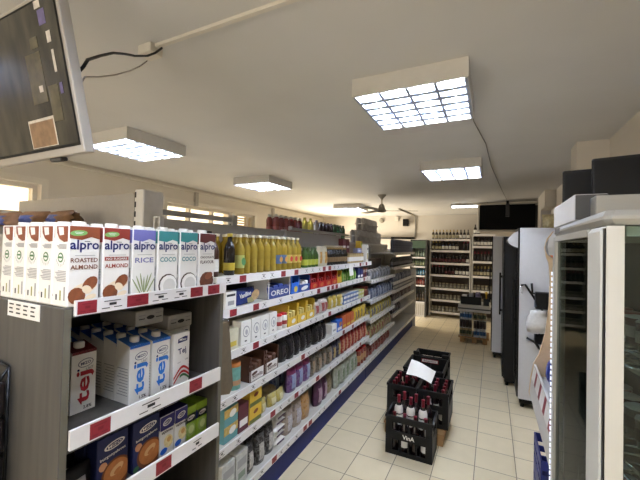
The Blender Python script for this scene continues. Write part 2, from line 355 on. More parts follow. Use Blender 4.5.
# paper label on the side panel
t = MB(); t.box(-.082, .082, -.001, 0, -.021, .021, white)
for k, ww in enumerate((.14, .11, .13)): 
    for q in range(4): t.fq(-.072 + q * .037, -.072 + q * .037 + .024 * (ww / .14), .010 - k * .011, .014 - k * .011, ink, -.0018)
tag(t.build('paper_label', None, (-1.107, .4745, 1.578)), 'small white printed label stuck on the side of wooden unit', 'label')

# ---- cartons
def slab_text(b, x0, x1, z0, z1, n, mat, side=None):
    for k in range(n):
        z = z1 - (z1 - z0) * (k + .5) / n; w = (x1 - x0) * (.7 + .3 * ((k * 37) % 10) / 10)
        if side is None: b.fq(x0, x0 + w, z, z + .0022, mat, -.0011)
        else: b.sq(x0, x0 + w, z, z + .0022, mat, side)
def drink_carton(topc, words, wcol, art, w=.076, h=.203, d=.064):
    def mk():
        b = MB(); b.box(-w / 2, w / 2, 0, d, 0, h, white, .0025); y = -.0005
        zt = .84 * h; cw = w * .96
        b.fp([(-cw / 2, zt), (-.1 * w, zt - .004), (.2 * w, zt + .004), (cw / 2, zt - .002), (cw / 2, h - .002), (-cw / 2, h - .002)], topc, y)
        b.add([(-cw / 2, .003, h + .0004), (cw / 2, .003, h + .0004), (cw / 2, d - .003, h + .0004), (-cw / 2, d - .003, h + .0004)], [(0, 1, 2, 3)], topc)
        xs = -w / 2 - .0005                                       # side that faces the viewer
        b.add([(xs, .003, h - .003), (xs, .003, .80 * h), (xs, d * .3, .79 * h), (xs, d * .62, .83 * h), (xs, d * .8, .9 * h), (xs, d * .84, h - .003)], [(0, 1, 2, 3, 4, 5)], topc)
        b.add([(xs * 1.012, d * .35, h - .006), (xs * 1.012, d * .3, .88 * h), (xs * 1.012, d * .6, .87 * h), (xs * 1.012, d * .7, h - .006)], [(0, 1, 2, 3)], white)
        c0, r = (d * .5, .60 * h), .0125
        b.add([(xs, c0[0] + r * math.cos(2 * PI * k / 14), c0[1] + r * math.sin(2 * PI * k / 14)) for k in range(14)][::-1], [tuple(range(14))], M('badge_green', (84, 120, 84), .5, var=0))
        b.add([(xs - .0004, c0[0] + .0085 * math.cos(2 * PI * k / 14), c0[1] + .0085 * math.sin(2 * PI * k / 14)) for k in range(14)][::-1], [tuple(range(14))], white)
        b.sq(c0[0] - .008, c0[0] + .008, c0[1] - .002, c0[1] + .003, green_d, xs - .0008)
        for k in range(7): a = PI * 1.12 + k * PI * .76 / 6; b.sq(c0[0] + .019 * math.cos(a) - .001, c0[0] + .019 * math.cos(a) + .001, c0[1] + .019 * math.sin(a) - .004, c0[1] + .019 * math.sin(a) + .003, grey_t, xs)
        slab_text(b, d * .12, d * .85, .70 * h, .76 * h, 4, grey_t, xs); slab_text(b, d * .1, d * .9, .30 * h, .44 * h, 7, grey_t, xs)
        for k in range(3): b.sq(d * (.12 + k * .27), d * (.22 + k * .27), .08 * h, (.25 - .05 * k) * h, (grey_t, M('badge_olive', (150, 150, 90), .5, var=0), ink)[k], xs)
        if topc in (MATS.get('alm_brown'), MATS.get('alm_red')):
            b.fe(-.2 * w, .905 * h, .27 * w, .036 * h, M('logo_green', (120, 168, 96), .4, var=.05), .08, -.0010); b.fq(-.34 * w, -.06 * w, .912 * h, .918 * h, white, -.0014); b.fq(-.30 * w, -.1 * w, .895 * h, .901 * h, white, -.0014)
        b.txt('alpro', 0, .745 * h, .92 * w, navy); b.fq(-.02 * w, .16 * w, .80 * h, .808 * h, ink, -.001)
        b.fq(-.3 * w, .34 * w, .625 * h, .632 * h, grey_t, -.001)
        for k, wd in enumerate(words):
            ww = (.86 if len(wd) > 4 else .80) * w
            if wd == 'NO SUGARS': b.fq(-.44 * w, .44 * w, .555 * h, .605 * h, wcol, -.001); b.txt(wd, 0, .58 * h, .78 * w, white, -.0014, .03 * h)
            else: b.txt(wd, 0, (.57 - .085 * k) * h if len(words) > 1 else .55 * h, ww, wcol, -.0012, .075 * h)
        art(b, w, h)
        c = MB(); c.lathe([(.016, h), (.016, h + .009), (.014, h + .011), (.001, h + .011)], white, 12, 0, d * .45)
        return [('body', b), ('cap', c)]
    return mk
alm = M('almond_skin', (120, 66, 36), .5, var=.25, scale=60); alm2 = M('almond_flesh', (232, 214, 186), .5, var=.05); M('alm_brown', (126, 66, 40), .4); M('alm_red', (134, 54, 44), .4)
def art_almond(b, w, h):
    b.fe(.0 * w, .21 * h, .46 * w, .075 * h, alm2, .35); b.fe(.20 * w, .27 * h, .29 * w, .075 * h, alm, .8, -.0013); b.fe(-.21 * w, .13 * h, .27 * w, .105 * h, alm, .5, -.0013)
    b.fe(.1 * w, .2 * h, .17 * w, .05 * h, alm2, -.6, -.0017); b.fe(.22 * w, .1 * h, .2 * w, .035 * h, alm2, .3, -.0015)
def art_rice(b, w, h):
    g = M('rice_green', (140, 150, 110), .5, var=.1)
    for k in range(7): b.fe((-.3 + k * .1) * w, (.17 + .03 * (k % 3)) * h, .03 * w, .14 * h, g, (k - 3) * -.18, -.001 - .0001 * k)
    for k in range(9): b.fe((-.35 + k * .09) * w, (.05 + .02 * (k % 2)) * h, .07 * w, .018 * h, alm2, k, -.002 - .0001 * k)
coco_w = M('coconut_white', (236, 234, 230), .4, var=.02); coco_s = M('coconut_shell', (74, 60, 52), .6, var=.2, scale=60)
def art_coco(b, w, h):
    b.fe(.02 * w, .15 * h, .47 * w, .175 * h, coco_s); b.fe(.05 * w, .145 * h, .43 * w, .16 * h, coco_w, 0, -.0013); b.fe(.08 * w, .135 * h, .31 * w, .115 * h, M('coconut_in', (206, 204, 200), .5, var=.03), 0, -.0017)
def art_choc(b, w, h):
    c = M('choc_brown', (92, 52, 36), .4, var=.2, scale=40); b.fe(.0, .15 * h, .44 * w, .16 * h, c); b.fe(.12 * w, .24 * h, .26 * w, .06 * h, M('choc_lite', (126, 76, 52), .4), .4, -.0013); b.fq(-.47 * w, .47 * w, .003, .05 * h, c, -.0012)
lilac = M('lilac_print', (112, 112, 176), .4); teal = M('teal_print', (58, 130, 132), .4); chocT = M('choc_top', (84, 40, 36), .4)
CK = [Kind('drink_carton', 'carton', drink_carton(MATS['alm_brown'], ['ROASTED', 'ALMOND'], M('word_brown', (110, 66, 48), .5, var=0), art_almond)),
      Kind('drink_carton', 'carton', drink_carton(MATS['alm_red'], ['NO SUGARS', 'ALMOND'], M('word_red', (140, 56, 44), .5, var=0), art_almond)),
      Kind('drink_carton', 'carton', drink_carton(lilac, ['RICE'], M('word_lilac', (110, 112, 160), .5, var=0), art_rice)),
      Kind('drink_carton', 'carton', drink_carton(teal, ['COCO'], M('word_teal', (70, 130, 136), .5, var=0), art_coco)),
      Kind('drink_carton', 'carton', drink_carton(chocT, ['CHOCOLATE', 'FLAVOUR'], M('word_choc', (60, 34, 30), .5, var=0), art_choc))]
g = 'plant drink cartons on top of wooden unit'
desc = ['brown-topped roasted almond drink carton', 'red-topped no sugars almond drink carton', 'lilac-topped rice drink carton', 'teal-topped coconut drink carton beside the rice carton', 'teal-topped coconut drink carton beside the chocolate carton', 'dark brown chocolate drink carton']
for k in range(6):
    y = .475 + .046 + k * .0845; kk = [0, 1, 2, 3, 3, 4][k]
    for r in range(5 if k == 0 else 3):
        pos = 'at the aisle edge' if r == 0 else ['', 'second', 'third', 'fourth', 'fifth'][r] + ' back from the aisle'
        CK[kk].put(N(y, .006 + r * .0675, 1.60), R90, desc[k] + ' on the top, ' + pos, g)
def milk(front, n=.19, slant=True, w=.070, d=.066, style='blue'):
    def mk():
        tc = {'blue': M('milk_blue_top', (46, 104, 190), .4), 'red': M('milk_red_top', (104, 28, 36), .4), 'old': white}[style]; ic = {'blue': M('milk_blue', (48, 118, 204), .4, var=0), 'red': M('milk_red', (158, 34, 46), .4, var=0), 'old': navy}[style]
        h = .178; b = MB(); x0, x1 = -w / 2, w / 2
        if style == 'old': b.box(x0, x1, 0, d, 0, h + .004, white, .002)
        else:
            b.box(x0, x1, 0, d, 0, h, white); b.add([(x0, 0, h), (x1, 0, h), (x1, d, h + .016), (x0, d, h + .016)], [(0, 1, 2, 3)], tc)
            b.add([(x0, 0, h), (x0, d, h + .016), (x0, d, h)], [(0, 1, 2)], white); b.add([(x1, 0, h), (x1, d, h), (x1, d, h + .016)], [(0, 1, 2)], white); b.add([(x1, d, h), (x0, d, h), (x0, d, h + .016), (x1, d, h + .016)], [(0, 1, 2, 3)], white)
            b.fq(x0, x1, h - .008, h, tc)
        lm = .142 if style != 'old' else .155
        if style != 'old':
            b.fe(.004, lm, .022, .0125, navy, .12); b.fe(.004, lm, .020, .0108, white, .12, -.0012); b.txt('MIZO', .004, lm, .028, navy, -.0016, .009, .12)
            b.txt('tej', .004, .071, .098, ic, -.0012, .050, PI / 2)
            b.fe(-.016, .124, .0035, .0035, navy); b.txt('UHT', .016, .124, .022, grey_t, -.0012, None, .12)
            b.txt('2.8%' if style == 'red' else '1.5%', .012, .012, .024, ink, -.0012)
            for k in range(10): b.sq(.006, d - .008 - (k % 3) * .006, .025 + k * .009, .0272 + k * .009, grey_t, x0 - .0005)
        else:
            b.fp([(-.02, lm - .008), (.022, lm - .005), (.024, lm + .011), (.012, lm + .013), (-.018, lm + .007)], navy); b.txt('Mizo', .002, lm + .003, .03, white, -.0012, .008)
            b.txt('Tej', 0, .115, .036, navy, -.0012, .034, .12); b.txt('UHT', -.012, .078, .014, grey_t); b.txt('2.8%', .02, .084, .014, grey_t)
            for mt, o in ((red, 0), (white, -.011), (red, -.016), (white, -.025), (green_d, -.028)):
                pts = [(-.034 + .068 * k / 8, .040 + o + .018 * math.sin(k / 8 * PI * 1.3 - .6) + .012 * k / 8) for k in range(9)]
                if mt is green_d: pts = pts[3:]
                b.fp([(p[0], max(.004, p[1] - .009)) for p in pts] + [(p[0], max(.005, p[1])) for p in pts[::-1]], mt, -.0007 + o * .03)
        P = [('body', b)]
        if style != 'old':
            c = MB(); c.lathe([(.0145, .183), (.0145, .198), (.013, .2), (.001, .2)], white, 12, 0, .030); P.append(('cap', c))
        return P
    return mk
MK = {s: Kind('milk_carton', 'carton', milk(None, style=s)) for s in ('blue', 'red', 'old')}
g = 'milk cartons on the middle wooden shelf'
MK['red'].put(N(.615, .155, 1.2620), R90, 'red and white milk carton at the near end, second shelf of wooden unit', g)
for r in range(3): MK['blue'].put(N(.615, .225 + r * .0675, 1.2620), R90, 'blue-topped milk carton behind the red one, ' + ORD[r] + ' from it', g)
for r in range(2): MK['blue'].put(N(.540, .28 + r * .0675, 1.2620), R90, 'blue-topped milk carton deep in the corner by side panel, ' + ORD[r] + ' from front', g)
for c, (y, nm) in enumerate(((.738, 'in the file with its side showing'), (.817, 'in the file next to the striped cartons'))):
    for r in range(5): MK['blue'].put(N(y, .075 + r * .0675, 1.2620), R90, 'blue and white milk carton ' + nm + ', ' + ORD[r] + ' from front', g)
for r in range(5): MK['old'].put(N(.900, .07 + r * .0685, 1.2620), R90, 'white milk carton with red and green waves, ' + ORD[r] + ' from the front of its file', g)
for r in range(4): MK['old'].put(N(.9735 - .004, .145 + r * .0685, 1.2620), R90, 'white milk carton with red and green waves against side panel, ' + ORD[r] + ' from front', g)
def shrink():
    b = MB(); m = M('shrink_wrap_grey', (176, 174, 170), .3, var=.08); b.box(-.055, .055, 0, .2, 0, .052, m, .004)
    b.fe(0, .026, .016, .007, ink); b.fq(-.045, -.02, .034, .037, grey_t); b.fq(.02, .045, .036, .039, grey_t); b.fq(-.045, -.022, .022, .025, ink); b.fq(.022, .045, .022, .025, ink); return b
SK = Kind('wrapped_carton', 'carton', shrink)
SK.put(N(.829, .15, 1.4770), R90, 'grey wrapped carton lying on the blue milk cartons', None); SK.put(N(.945, .13, 1.4450), R90, 'grey wrapped carton lying on striped milk cartons by the panel', None)
def soup():
    b = MB(); w, d, h = .092, .05, .155; b.box(-w / 2, w / 2, 0, d, 0, h, M('soup_navy', (34, 42, 88), .4), .002)
    b.fe(.004, .125, .031, .011, white, .15); b.fe(.004, .125, .025, .0075, navy, .15, -.0012); b.txt('MIZO', .004, .125, .04, white, -.0016, .009, .15); b.txt('burgonyaleves', .0, .099, .075, white, -.0012, .011, .12); b.fe(-.028, .075, .012, .012, M('soup_peach', (206, 150, 110), .5))
    b.fp([(.045 * math.cos(a) + .012 if .045 * math.cos(a) + .012 < .0455 else .0455, max(.002, .04 + .045 * math.sin(a))) for a in [2 * PI * k / 24 for k in range(24)]], M('bowl_brown', (110, 62, 36), .5), -.0010)
    b.fp([(min(.0455, .038 * math.cos(a) + .012), max(.003, .043 + .036 * math.sin(a))) for a in [2 * PI * k / 24 for k in range(24)]], M('soup_orange', (180, 112, 58), .4, var=.12, scale=60), -.0014)
    b.fe(.012, .05, .022, .012, M('soup_cream', (214, 170, 120), .4), .5, -.0018); b.fe(.014, .045, .012, .006, M('soup_orange'), .5, -.0022); b.fe(-.035, .012, .01, .008, green_d, .4, -.0016); return b
def smallbox():
    b = MB(); w, d, h = .056, .045, .132; b.box(-w / 2, w / 2, 0, d, 0, h, white, .002); b.fq(-w / 2 + .001, w / 2 - .001, .085, h - .002, M('soup_violet', (44, 40, 110), .4)); b.box(-w / 2 - .0004, w / 2 + .0004, .001, d, .088, h + .0005, MATS['soup_violet'])
    b.fe(.0, .108, .018, .0105, white, .2); b.fe(.0, .108, .014, .007, navy, .2, -.0012); b.txt('MIZO', 0, .108, .024, white, -.0016, .007, .2); b.txt('sajtleves', 0, .077, .044, ink, -.0012); b.fe(.006, .042, .018, .022, M('cheese_cream', (222, 204, 150), .5, var=.2, scale=80), .3); b.fe(.008, .048, .009, .009, M('noodle_gold', (206, 160, 96), .5), .3, -.0013); b.fe(-.012, .016, .014, .01, blue, .2, -.0013); return b
def greenbox():
    b = MB(); w, d, h = .050, .05, .118; gm = M('lime_green', (136, 168, 52), .4, var=.06); b.box(-w / 2, w / 2, 0, d, 0, h, gm, .002); b.box(-w / 2 - .0004, w / 2 + .0004, .0, d * .9, .062, .092, M('soup_navy')); b.fe(0, .078, .017, .008, white, .1, -.0011); b.txt('MIZO', 0, .078, .024, navy, -.0015, .006)
    b.fe(0, .035, .02, .024, M('soup_green', (150, 172, 96), .5, var=.15, scale=80)); b.fe(.002, .036, .013, .015, M('soup_lime', (196, 206, 140), .5), 0, -.0013); return b
def blackpack():
    b = MB(); b.pillow(.10, .05, .10, M('dark_wrapper', (26, 26, 30), .3), face=M('pale_wrapper', (170, 168, 176), .4), seed=3); return b
g = 'packets on the third wooden shelf'
K1, K2, K3, K4 = Kind('soup_box', 'soup box', soup), Kind('soup_packet', 'soup box', smallbox), Kind('green_soup_box', 'soup box', greenbox), Kind('snack_bag', 'bag', blackpack)
for i, y in enumerate((.643, .752)):
    for r in range(2): K1.put(N(y - .002 * r, .05 + r * .055, 1.0550), R90, 'navy soup box with brown bowl, ' + ('nearer one' if i == 0 else 'farther one') + (' in the front row, third wooden shelf' if r == 0 else ' standing behind the front row, third wooden shelf'), g)
for i, y in enumerate((.829, .888)):
    for r in range(2): K2.put(N(y, .05 + r * .05, 1.0550), R90, 'small white and violet soup box, ' + ['beside the navy boxes', 'beside the lime boxes'][i] + [', front row', ', second row'][r], g)
for i, y in enumerate((.940, .9945)):
    for r in range(3): K3.put(N(y - .008, .05 + r * .056, 1.0550), R90, 'lime green soup box, ' + ['file next to violet boxes', 'file against the side panel'][i] + ', ' + ORD[r] + ' from front', g)
for i, (y, v) in enumerate(((.555, .06), (.55, .13))): K4.put(N(y, v, 1.0550), R90, 'dark glossy bag at the near end of third wooden shelf, ' + ['front one', 'rear one'][i], g)
# dark packets hanging at the left foreground side
t = thing('hanging_rack', 'dark wire rack with black packets hung on side of wooden unit', 'rack', (-1.262, .44, 1.12))
b = MB(); b.tube([(-.1, .03, .32), (.10, .03, .30), (.115, -.01, .25)], .004, black); b.tube([(.1, .03, .30), (.1, .03, -.1)], .004, black); b.tube([(-.1, .03, .32), (-.1, .03, -.1)], .004, black); b.build('wire_frame', t)
for k in range(4):
    b = MB(); b.box(-.1, .118, -.028 + k * .002, .02, -.12 + k * .1, -.03 + k * .1, M('packet_dark', (22, 15, 16), .35, var=.5, scale=25), .006)
    for q in range(5): b.fq(-.08 + q * .04, -.06 + q * .04, -.11 + k * .1, -.09 + k * .1 + .03 * (q % 2), (redtag, white, dgrey)[(q + k) % 3], -.030 + k * .002)
    b.build('packet', t)

# ------------------------------------------------------------------ gondola end frame, bakery shelf
t = thing('gondola_end_frame', 'tall grey slotted back board standing behind the milk cartons', 'shelf frame', (0, 0, 0))
b = MB(); b.box(-3.4, -1.99, 1.40, 1.44, .1, 2.07, grey_m); b.build('back_board', t)
b = MB(); b.box(-1.99, -1.905, 1.40, 1.545, 0, 2.09, offwhite, .006)
for k in range(30): b.fq(-1.985, -1.97, .3 + k * .06, .335 + k * .06, ink, 1.3990)
b.build('upright', t)
for z0, z1 in ((1.948, 1.985), (1.70, 1.896)):
    b = MB(); b.box(-1.96, -1.93, 1.545, 2.23, z0, z1, grey_m); b.build('rail', t)
b = MB(); b.box(-1.97, -1.915, 2.23, 2.29, 0, 2.005, grey_m, .004)
for k in range(6): b.fq(-1.95, -1.935, 1.6 + k * .06, 1.635 + k * .06, ink, 2.2292)
b.build('upright', t)
b = MB(); b.box(-3.4, -2.1, .98, 1.40, 1.80, 1.84, wood_m); b.build('shelf', t); b = MB(); b.box(-3.4, -2.1, .96, 1.40, 0, .1, dgrey); b.build('base', t)
def loaf():
    b = MB(); b.pillow(.24, .16, .11, M('bread_brown', (128, 92, 58), .6, var=.3, scale=20), face=M('bread_label', (60, 70, 120), .4), wob=.2, seed=5); return b
LB = Kind('bread_bag', 'bread', loaf)
for i, (x, y, a) in enumerate(((-3.2, 1.12, .1), (-2.93, 1.1, -.1), (-2.66, 1.12, .15), (-2.4, 1.14, -.1))): LB.put((x, y, 1.84), a, 'brown bagged loaf behind the almond cartons, ' + ORD[i] + ' from the left window', 'bagged loaves behind the cartons')

# ------------------------------------------------------------------ long aisle gondola (three bays), local frame x = along aisle, y = depth
TH = math.radians(1.8); GO = Vector((-1.35, 1.45)); GU = Vector((-math.sin(TH), math.cos(TH))); GV = Vector((-math.cos(TH), -math.sin(TH))); GR = PI / 2 + TH
def G(u, v, z): p = GO + GU * u + GV * v; return (p.x, p.y, z)
S1 = [1.578, 1.382, 1.132, .867, .590, .262]; S2 = [1.320, 1.045, .785, .500, .262]; S3 = [1.685, 1.43, 1.165, 1.015, .83, .60, .262]
def gondola(u0, u1, shelves, label, ptop, fronts, tagsf, depth=.46):
    root = thing('gondola_shelving', label, 'shelf', G(u0, 0, 0), GR); L = u1 - u0
    b = MB(); b.box(0, L, depth, depth + .03, .10, ptop, grey_m)
    n = max(1, round(L / 1.25))
    b.build('back_panel', root)
    for k in range(n + 1):
        b = MB(); x = min(max(k * L / n, .015), L - .015); b.box(x - .015, x + .015, depth - .012, depth + .045, 0, ptop + .01, lgrey)
        b.build('upright', root)
    b = MB(); b.box(.002, L - .002, .05, depth, .0, .18, blue_kick); b.build('kick_plate', root)
    for i, z in enumerate(shelves):
        f = fronts[i] if isinstance(fronts, (list, tuple)) else 0
        b = MB(); b.box(.003, L - .003, f + .006, depth - .013, z - .028, z, lgrey); s = b.build('shelf', root)
        b = MB(); rail(b, .003, L - .003, z - .045, z + .004, f - .002, tagsf(i, L)); b.build('price_rail', s)
    return root
def tags1(i, L):
    rnd = random.Random(40 + i); reds = [[.20, .68, .88, 1.42, 1.55, 2.5, 2.75], [.13, .36, 1.33, 1.55, 1.66, 1.77, 2.7], [.37, 1.6, 2.6], [1.05, 2.0, 2.3], [.60, .95, 1.35, 2.6], [.62, 1.1, 1.2, 1.9]][i]
    out = [('r', x, x + .065) for x in reds if x + .07 < L]
    x = .06
    while x < L - .1:
        if all(abs(x - q) > .09 for q in reds): out.append(('w', x, x + .07))
        x += .10 + rnd.random() * .12
    return out
def tags2(i, L): return [('w', .06 + .15 * k, .13 + .15 * k) for k in range(int((L - .1) / .15))]
gondola(.0, 3.02, S1, 'long white gondola bay nearest the wooden unit, with blue kick plate', 1.915, [0, .01, .01, .01, .01, 0], tags1)
gondola(3.03, 4.50, S2, 'middle gondola bay of pale shelves beyond the long bay', 1.78, [.0, .0, .0, .0, 0], tags2)
gondola(4.51, 6.62, S3, 'far gondola bay ending at the white end upright by the drinks cooler', 1.74, [.03] * 6 + [0], tags2)
b = MB(); b.box(1.66, 3.37, .4605, .4895, 1.925, 1.955, grey_m)
t = thing('top_board', 'grey board set on the gondola back above olive bottles and jars', 'board', G(0, 0, 0), GR); b.build('panel', t)
b = MB(); b.box(1.63, 1.66, .455, .495, 1.925, 1.965, grey_m); b.build('bracket', t)
b = MB(); b.box(6.625, 6.65, -.01, .50, 0, 1.30, offwhite, .003); tag(b.build('end_panel', None, G(0, 0, 0), GR), 'white end panel closing the far end of the gondola row', 'panel')
# rear shelf of the double gondola that carries the drinks seen over the top
b = MB(); b.box(.9, 6.0, .51, .95, 1.81, 1.84, lgrey)
t = thing('rear_gondola', 'grey top shelf of back-to-back gondola carrying drinks bottles', 'shelf', G(0, 0, 0), GR); b.build('shelf', t)
b = MB(); b.box(.9, 6.0, .51, .53, .1, 1.81, grey_m); b.build('back_panel', t)
for x in (.95, 2.6, 4.3, 5.9): b = MB(); b.box(x, x + .04, .88, .93, 0, 1.81, lgrey); b.build('upright', t)

# ------------------------------------------------------------------ product kinds
def col(n, c, r=.4, v=.08, **k):
    g_ = sum(c) / 3; return M(n, tuple(max(0, (x * .86 + g_ * .14) * .92) for x in c), r, var=v, **k)
def k_bottle(prof, glassm, capm, capz, label=None, lz=(.05, .12), n=10, ell=None):
    """prof: (r,z) list of the body; capz=(z0,z1,r)"""
    def mk():
        b = MB(); b.lathe(prof, glassm, n, 0, prof[1][0]); P = [('body', b)]
        c = MB(); c.lathe([(capz[2], capz[0]), (capz[2], capz[1] - .003), (capz[2] * .9, capz[1]), (.001, capz[1])], capm, n, 0, prof[1][0]); P.append(('cap', c))
        if label:
            l = MB(); R = max(r for r, z in prof) + .0006; ys = prof[1][0]
            l.lathe([(R, lz[0]), (R, lz[1])], label, n, 0, ys); l.f = l.f[:-2]; l.mi = l.mi[:-2]; l.sm = l.sm[:-2]
            if ell: l.fe(0, (lz[0] + lz[1]) / 2, R * .6, (lz[1] - lz[0]) * .32, ell, .3, ys - R - .0012)
            P.append(('label', l))
        return P
    return mk
def bprof(r, h, neck=.014, sh=.62, nk=.78): return [(r * .9, 0), (r, .006), (r, h * sh), (r * .75, h * (sh + nk) / 2 + .01), (neck, h * nk + .012), (neck, h * .95)]
def k_bag(w, d, h, m, top=None, face=None, seed=0, lean=.0, wob=.08, words=None, wm=None):
    def mk():
        b = MB(); b.pillow(w, d, h, m, top=top, face=face, seed=seed, lean=lean, wob=wob)
        return b
    return mk
def k_box(w, d, h, m, bands=(), ells=(), words=(), sidem=None):
    def mk():
        b = MB(); b.box(-w / 2, w / 2, 0, d, 0, h, m, .0015)
        for i, (a, c, e, f, mt) in enumerate(bands): b.fq(a * w, c * w, e * h, f * h, mt, -.0006 - .0003 * i)
        for i, (cx, cz, rx, rz, mt) in enumerate(ells): b.fe(cx * w, cz * h, rx * w, rz * h, mt, .15, -.0022 - .0004 * i)
        for s_, cx, cz, ww, mt in words: b.txt(s_, cx * w, cz * h, ww * w, mt, -.0042, .3 * h)
        return b
    return mk
def k_tray(w, d, h, m, inner, fill, lip=.35, words=(), ells=(), sides=None, nfill=3):
    """open display carton with low printed front, high sides and packets inside"""
    def mk():
        t = .003; b = MB(); sd = sides or m
        b.box(-w / 2, w / 2, 0, d, 0, t, inner); b.box(-w / 2, w / 2, 0, t, t, h * lip, m); b.box(-w / 2, w / 2, d - t, d, t, h, inner)
        for s_ in (-1, 1):
            x = s_ * (w / 2 - t / 2); p = [(0, t), (d, t), (d, h), (d * .5, h * .95), (d * .16, h), (0, h * .97), (d * .08, h * lip)]
            b.prism(p, x - t / 2, x + t / 2, sd, 'x')
            b.fq(min(s_ * w / 2, s_ * (w / 2 - .012)), max(s_ * w / 2, s_ * (w / 2 - .012)), t, h * .97, sd, -.0004)
        for i, (cx, cz, rx, rz, mt) in enumerate(ells): b.fe(cx * w, cz * h, rx * w, rz * h, mt, .1, -.001 - .0004 * i)
        for s_, cx, cz, ww, mt in words: b.txt(s_, cx * w, cz * h, ww * w, mt, -.003, .26 * h)
        P = [('carton', b)]
        if fill:
            q = MB(); ww = (w - .02) / nfill
            for k in range(nfill): q.box(-w / 2 + .01 + k * ww + .002, -w / 2 + .01 + (k + 1) * ww - .002, .012, d - .01, t + .0005, h * (.55 + .1 * ((k * 7) % 3) / 2), fill, .006)
            P.append(('packet_fill', q))
        return P
    return mk
SHN = ['top shelf of long bay', 'second shelf of long bay', 'third shelf of long bay', 'fourth shelf of long bay', 'fifth shelf of long bay', 'bottom shelf of long bay']
def run(kind, cat, mk, base, where, u0, du, n, z, v=.03, rows=1, dv=.1, jit=0., rz=0, grp=None, first=1, stack=0, dz=0):
    K = Kind(kind, cat, mk) if not isinstance(mk, Kind) else mk; rnd = random.Random(hash(base) % 1 + int(u0 * 100)); g_ = grp or (base + 's' if n * rows > 1 else None)
    for r in range(rows):
        for i in range(n):
            lb = base; jj = jit or (.022 if 'bag' in kind or 'pack' in kind else .006 if cat in ('box', 'bottle', 'jar') else 0)
            if n > 1: lb += ', ' + ORD[i] + ' from near end'
            if rows > 1: lb += ', ' + ['front', 'rear'][r] + ' row'
            lb += ', ' + where
            if len(lb.split()) > 16: lb = lb.replace(' from near end', ' along')
            if len(lb.split()) > 16: lb = lb.replace(' on rear top shelf', '')
            o_ = K.put(G(u0 + du * i + (rnd.random() - .5) * jj, v + .3 * jj + dv * r + (rnd.random() - .5) * jj * .8, z), GR + rz + (rnd.random() - .5) * jj * 9, lb, g_ if n * rows > 1 else None)
            if jj > .02: o_.scale = (.93 + .12 * rnd.random(), 1, .90 + .16 * rnd.random())
    return K
A, B, C, D, E, Fz = S1
# --- top shelf
oil = M('oil_yellow', (190, 162, 64), .12, var=.16, trans=.4, scale=14, spec=.6); oilcap = col('oil_cap', (244, 238, 214), .4); darkglass = M('dark_bottle', (22, 16, 12), .12, var=0, spec=.6); yl = col('label_yellow', (222, 196, 60))
run('chocolate_drink_bottle', 'bottle', k_bottle(bprof(.036, .235, .016), col('choc_bottle', (74, 40, 28), .3), col('cap_brown', (60, 32, 26)), (.222, .24, .018), white, (.03, .10)), 'brown drink bottle with white label at the oil end', SHN[0], .045, .1, 1, A, .035)
run('sauce_bottle', 'bottle', k_bottle(bprof(.034, .25, .014), darkglass, yl, (.232, .252, .017), yl, (.03, .075)), 'black sauce bottle with yellow cap and label', SHN[0], .19, .1, 1, A, .035)
run('sauce_bottle', 'bottle', k_bottle(bprof(.032, .26, .013), darkglass, black, (.24, .262, .015), white, (.03, .09)), 'tall black-capped sauce bottle behind the brown one', SHN[0], .115, .1, 1, A, .13)
run('oil_bottle', 'bottle', k_bottle(bprof(.035, .245, .013), oil, oilcap, (.232, .25, .016), col('label_lime', (206, 208, 110)), (.04, .12), ell=green_d), 'yellow oil bottle with pale green label', SHN[0], .285, .1, 1, A, .035)
OK1 = Kind('oil_bottle', 'bottle', k_bottle(bprof(.036, .25, .013, .66, .8), oil, oilcap, (.236, .253, .017)))
OK2 = Kind('oil_bottle', 'bottle', k_bottle(bprof(.036, .25, .013, .66, .8), oil, oilcap, (.236, .253, .017), col('label_blue', (86, 116, 170)), (.05, .115), ell=col('label_orange', (226, 160, 70))))
OK3 = Kind('oil_bottle', 'bottle', k_bottle(bprof(.036, .25, .013, .66, .8), oil, oilcap, (.236, .253, .017), col('label_gold', (226, 200, 90)), (.05, .115), ell=red))
for r in range(4):
    for i in range(11):
        u = .27 + i * .079 + .01 * (r % 2)
        if r == 0 and i == 0: continue
        KK = OK1 if (i < 6 or r) else (OK2 if i in (6, 7) else OK3)
        nm = {id(OK1): 'clear yellow oil bottle', id(OK2): 'yellow oil bottle with blue label', id(OK3): 'yellow oil bottle with gold and red label'}[id(KK)]
        KK.put(G(u, .04 + r * .082, A), GR, nm + ', ' + ['front', 'second', 'third', 'rear'][r] + ' row, ' + ORD[i] + ' from the cartons', 'cooking oil bottles on the top shelf')
run('olive_bottle', 'bottle', k_bottle(bprof(.032, .175, .013), M('green_glass', (66, 96, 40), .15, var=0, trans=.2), col('cap_green', (70, 100, 50)), (.165, .178, .016), col('label_lime2', (190, 196, 60)), (.02, .07)), 'short green bottle with lime label', SHN[0], 1.19, .075, 4, A, .04, 2, .085)
run('sauce_pouch', 'sauce', k_bag(.105, .06, .19, col('sauce_white', (226, 218, 190)), face=col('sauce_orange', (222, 160, 60), .4, .3, scale=30), seed=4), 'white and orange sauce pouch', SHN[0], 1.46, .115, 2, A, .03)
run('vinegar_bottle', 'bottle', k_bottle(bprof(.026, .17, .011), darkglass, col('cap_gold', (176, 140, 70)), (.16, .175, .014), col('label_tan', (150, 120, 80)), (.03, .08), 8), 'small dark bottle with tan label', SHN[0], 1.70, .07, 8, A, .04, 2, .075)
run('spice_jar', 'jar', k_bottle([(.026, 0), (.028, .006), (.028, .09), (.024, .10)], col('jar_gold', (196, 170, 116), .3, .2), col('lid_gold', (160, 130, 80)), (.10, .115, .028), white, (.02, .07), 8), 'small gold-lidded spice jar', SHN[0], 2.30, .07, 8, A, .04)
